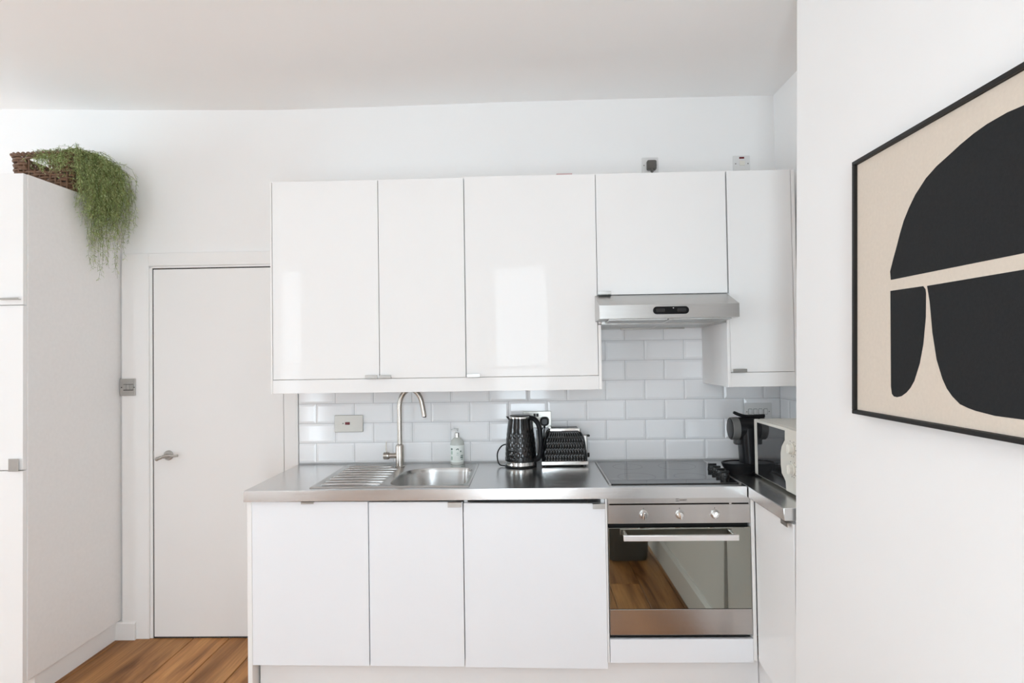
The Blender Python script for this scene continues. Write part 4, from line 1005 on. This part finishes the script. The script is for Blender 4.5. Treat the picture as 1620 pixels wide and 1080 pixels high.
for s_i in range(330):
    y0 = rnd.uniform(-0.30, -0.11); root = Vector((rnd.uniform(-1.16, -1.03), y0, BZ0 + 0.11))
    yo = min(-0.03, max(-0.37, -0.20 + rnd.gauss(0, 0.080)))
    out = abs(rnd.gauss(0, 0.052)) + 0.018; out = min(out, 0.145 if yo > -0.3 else 0.08)
    top = Vector((rnd.uniform(-1.10, -0.97), (y0 + yo) / 2, BZ0 + rnd.uniform(0.17, 0.235)))
    over = Vector((TXR + out * 0.75, yo, BZ0 + rnd.uniform(0.06, 0.20)))
    u = rnd.random()
    length = 0.10 + 0.22 * u if s_i % 9 else 0.34 + 0.16 * u
    if s_i % 9 == 0: yo = rnd.uniform(-0.30, -0.12); over.y = yo; out = rnd.uniform(0.015, 0.09)
    p3 = Vector((TXR + out * 1.0, yo + rnd.gauss(0, 0.012), over.z - length * 0.5)); p4 = Vector((TXR + out * (0.85 + 0.25 * rnd.random()), yo + rnd.gauss(0, 0.02), over.z - length))
    P = [clampx(p + Vector((rnd.gauss(0, .003), rnd.gauss(0, .003), rnd.gauss(0, .003)))) for p in smooth_path([root, top, over, p3, p4], 6)]
    add_strand(P, int(46 + 150 * length), 0.017)
    if s_i % 2 == 0:
        q = P[10 + rnd.randrange(5)]; e2 = q + Vector((rnd.gauss(0.01, .02), rnd.gauss(0, .03), -rnd.uniform(.03, .08)))
        add_strand([clampx(x_) for x_ in smooth_path([q, q.lerp(e2, .5) + Vector((rnd.gauss(0.008, .006), rnd.gauss(0, .008), 0)), e2], 5)], 26, 0.015)
for s_i in range(70):   # tangle lying over the front face and rim of the basket
    x0 = rnd.uniform(-1.17, -0.99); root = Vector((x0, rnd.uniform(-0.30, -0.2), BZ0 + 0.13)); dx = rnd.gauss(0.03, 0.03)
    w = (x0 + 1.17) / 0.18
    P = smooth_path([root, Vector((x0 + dx * .3, -0.335, BZ1 + rnd.uniform(0.006, 0.02))), Vector((x0 + dx * .7, -0.382 - rnd.random() * 0.012, BZ1 - 0.03)), Vector((x0 + dx, -0.385 - rnd.random() * 0.015, BZ1 - 0.03 - rnd.uniform(.02, .13) * (0.35 + 0.65 * w)))], 6)
    add_strand([clampx(p) for p in P], int(18 + 34 * w), 0.014)
for s_i in range(60):   # bushy crown
    c_ = Vector((rnd.uniform(-1.12, -0.95), rnd.uniform(-0.30, -0.08), BZ0 + 0.17)); d_ = Vector((rnd.gauss(0.01, .05), rnd.gauss(0, .04), rnd.uniform(.01, .05)))
    add_strand([c_, c_ + d_ * .5 + Vector((rnd.gauss(0, .01), 0, .01)), c_ + d_ + Vector((.02, 0, -0.005))], 34, 0.017)
for (nm, V_, F_, m_) in (('stems', stem_v, stem_f, stem_mat), ('foliage', leaf_v, leaf_f, foliage_mat)):
    me = bpy.data.meshes.new(nm); off = Vector(t.location); me.from_pydata([tuple(v - off) for v in V_], [], F_); me.update(); me.materials.append(m_)
    o = bpy.data.objects.new(nm, me); C.objects.link(o); o.parent = t; o['kind'] = 'stuff'

# ------------------------------------------------------------------ framed abstract picture on the leaning wall
t = thing('framed_picture', 'large black-framed abstract picture, charcoal shapes on beige canvas', 'picture', (artx(1.65) - 0.02, -1.96, 1.29))
PY1, PY0, PZ0, PZ1 = -1.420, -2.500, 1.289, 2.006
def lean(b):
    for v in b.verts: v.co.x = v.co.x + artx(v.co.z) - (0.006 if v.co.x < -0.01 else 0.0)
    return b
b = NB(); fw, fd = 0.011, 0.031
for (y0, y1, z0, z1) in ((PY0, PY1, PZ1 - fw, PZ1), (PY0, PY1, PZ0, PZ0 + fw), (PY0, PY0 + fw, PZ0 + fw, PZ1 - fw), (PY1 - fw, PY1, PZ0 + fw, PZ1 - fw)): box(b, -fd, -0.002, y0, y1, z0, z1, 0.001, 1)
obj('frame', lean(b), frame_black, t)
b = NB(); box(b, -0.0215, -0.004, PY0 + fw + 0.001, PY1 - fw - 0.001, PZ0 + fw + 0.001, PZ1 - fw - 0.001); cv = obj('canvas', lean(b), canvas, t)
CM = -1.962   # mirror line of the composition
def art(name, pts):
    b = NB(); prism(b, pts, 'x', -0.0221, -0.0212); return obj(name, lean(b), ink_black, cv)
half = [(-1.588, 1.648), (-1.585, 1.67), (-1.598, 1.70), (-1.612, 1.729), (-1.626, 1.76), (-1.641, 1.789), (-1.662, 1.817), (-1.685, 1.842), (-1.724, 1.871), (-1.761, 1.888), (-1.801, 1.900), (-1.835, 1.911), (-1.874, 1.921), (-1.911, 1.927), (-1.962, 1.930)]
art('painted_shape', half + [(2 * CM - y, z) for (y, z) in half[-2::-1]])
small = [(-1.586, 1.620), (-1.713, 1.618), (-1.721, 1.610), (-1.723, 1.600), (-1.722, 1.544), (-1.713, 1.481), (-1.700, 1.435), (-1.680, 1.393), (-1.666, 1.376), (-1.650, 1.363), (-1.631, 1.353), (-1.613, 1.349), (-1.600, 1.350), (-1.592, 1.356), (-1.588, 1.374)]
art('painted_shape', small); art('painted_shape', [(2 * CM - y, z) for (y, z) in small[::-1]])
big = [(-1.727, 1.617), (-1.736, 1.579), (-1.745, 1.507), (-1.759, 1.445), (-1.778, 1.402), (-1.792, 1.381), (-1.809, 1.365), (-1.832, 1.350), (-1.855, 1.344), (-1.877, 1.340), (-1.928, 1.335), (-1.962, 1.335)]
art('painted_shape', big + [(2 * CM - y, z) for (y, z) in big[-2::-1]])

# ------------------------------------------------------------------ bin that the oven door mirrors
t = thing('kitchen_bin', 'dark grey rounded bin by the picture wall, mirrored in the oven', 'bin', (1.88, -2.42, 0.0))
b = NB(); loft(b, [[(p[0], p[1], z) for p in rrect(1.88 - w, 1.88 + w, -2.42 - w * .8, -2.42 + w * .8, 0.05)] for (w, z) in ((0.135, 0.002), (0.14, 0.02), (0.165, 0.50), (0.165, 0.52))]); obj('body', b, bin_grey, t)
b = NB(); loft(b, [[(p[0], p[1], z) for p in rrect(1.88 - w, 1.88 + w, -2.42 - w * .8, -2.42 + w * .8, 0.05)] for (w, z) in ((0.17, 0.521), (0.17, 0.545), (0.15, 0.575), (0.08, 0.585))]); obj('lid', b, black_plastic, t)
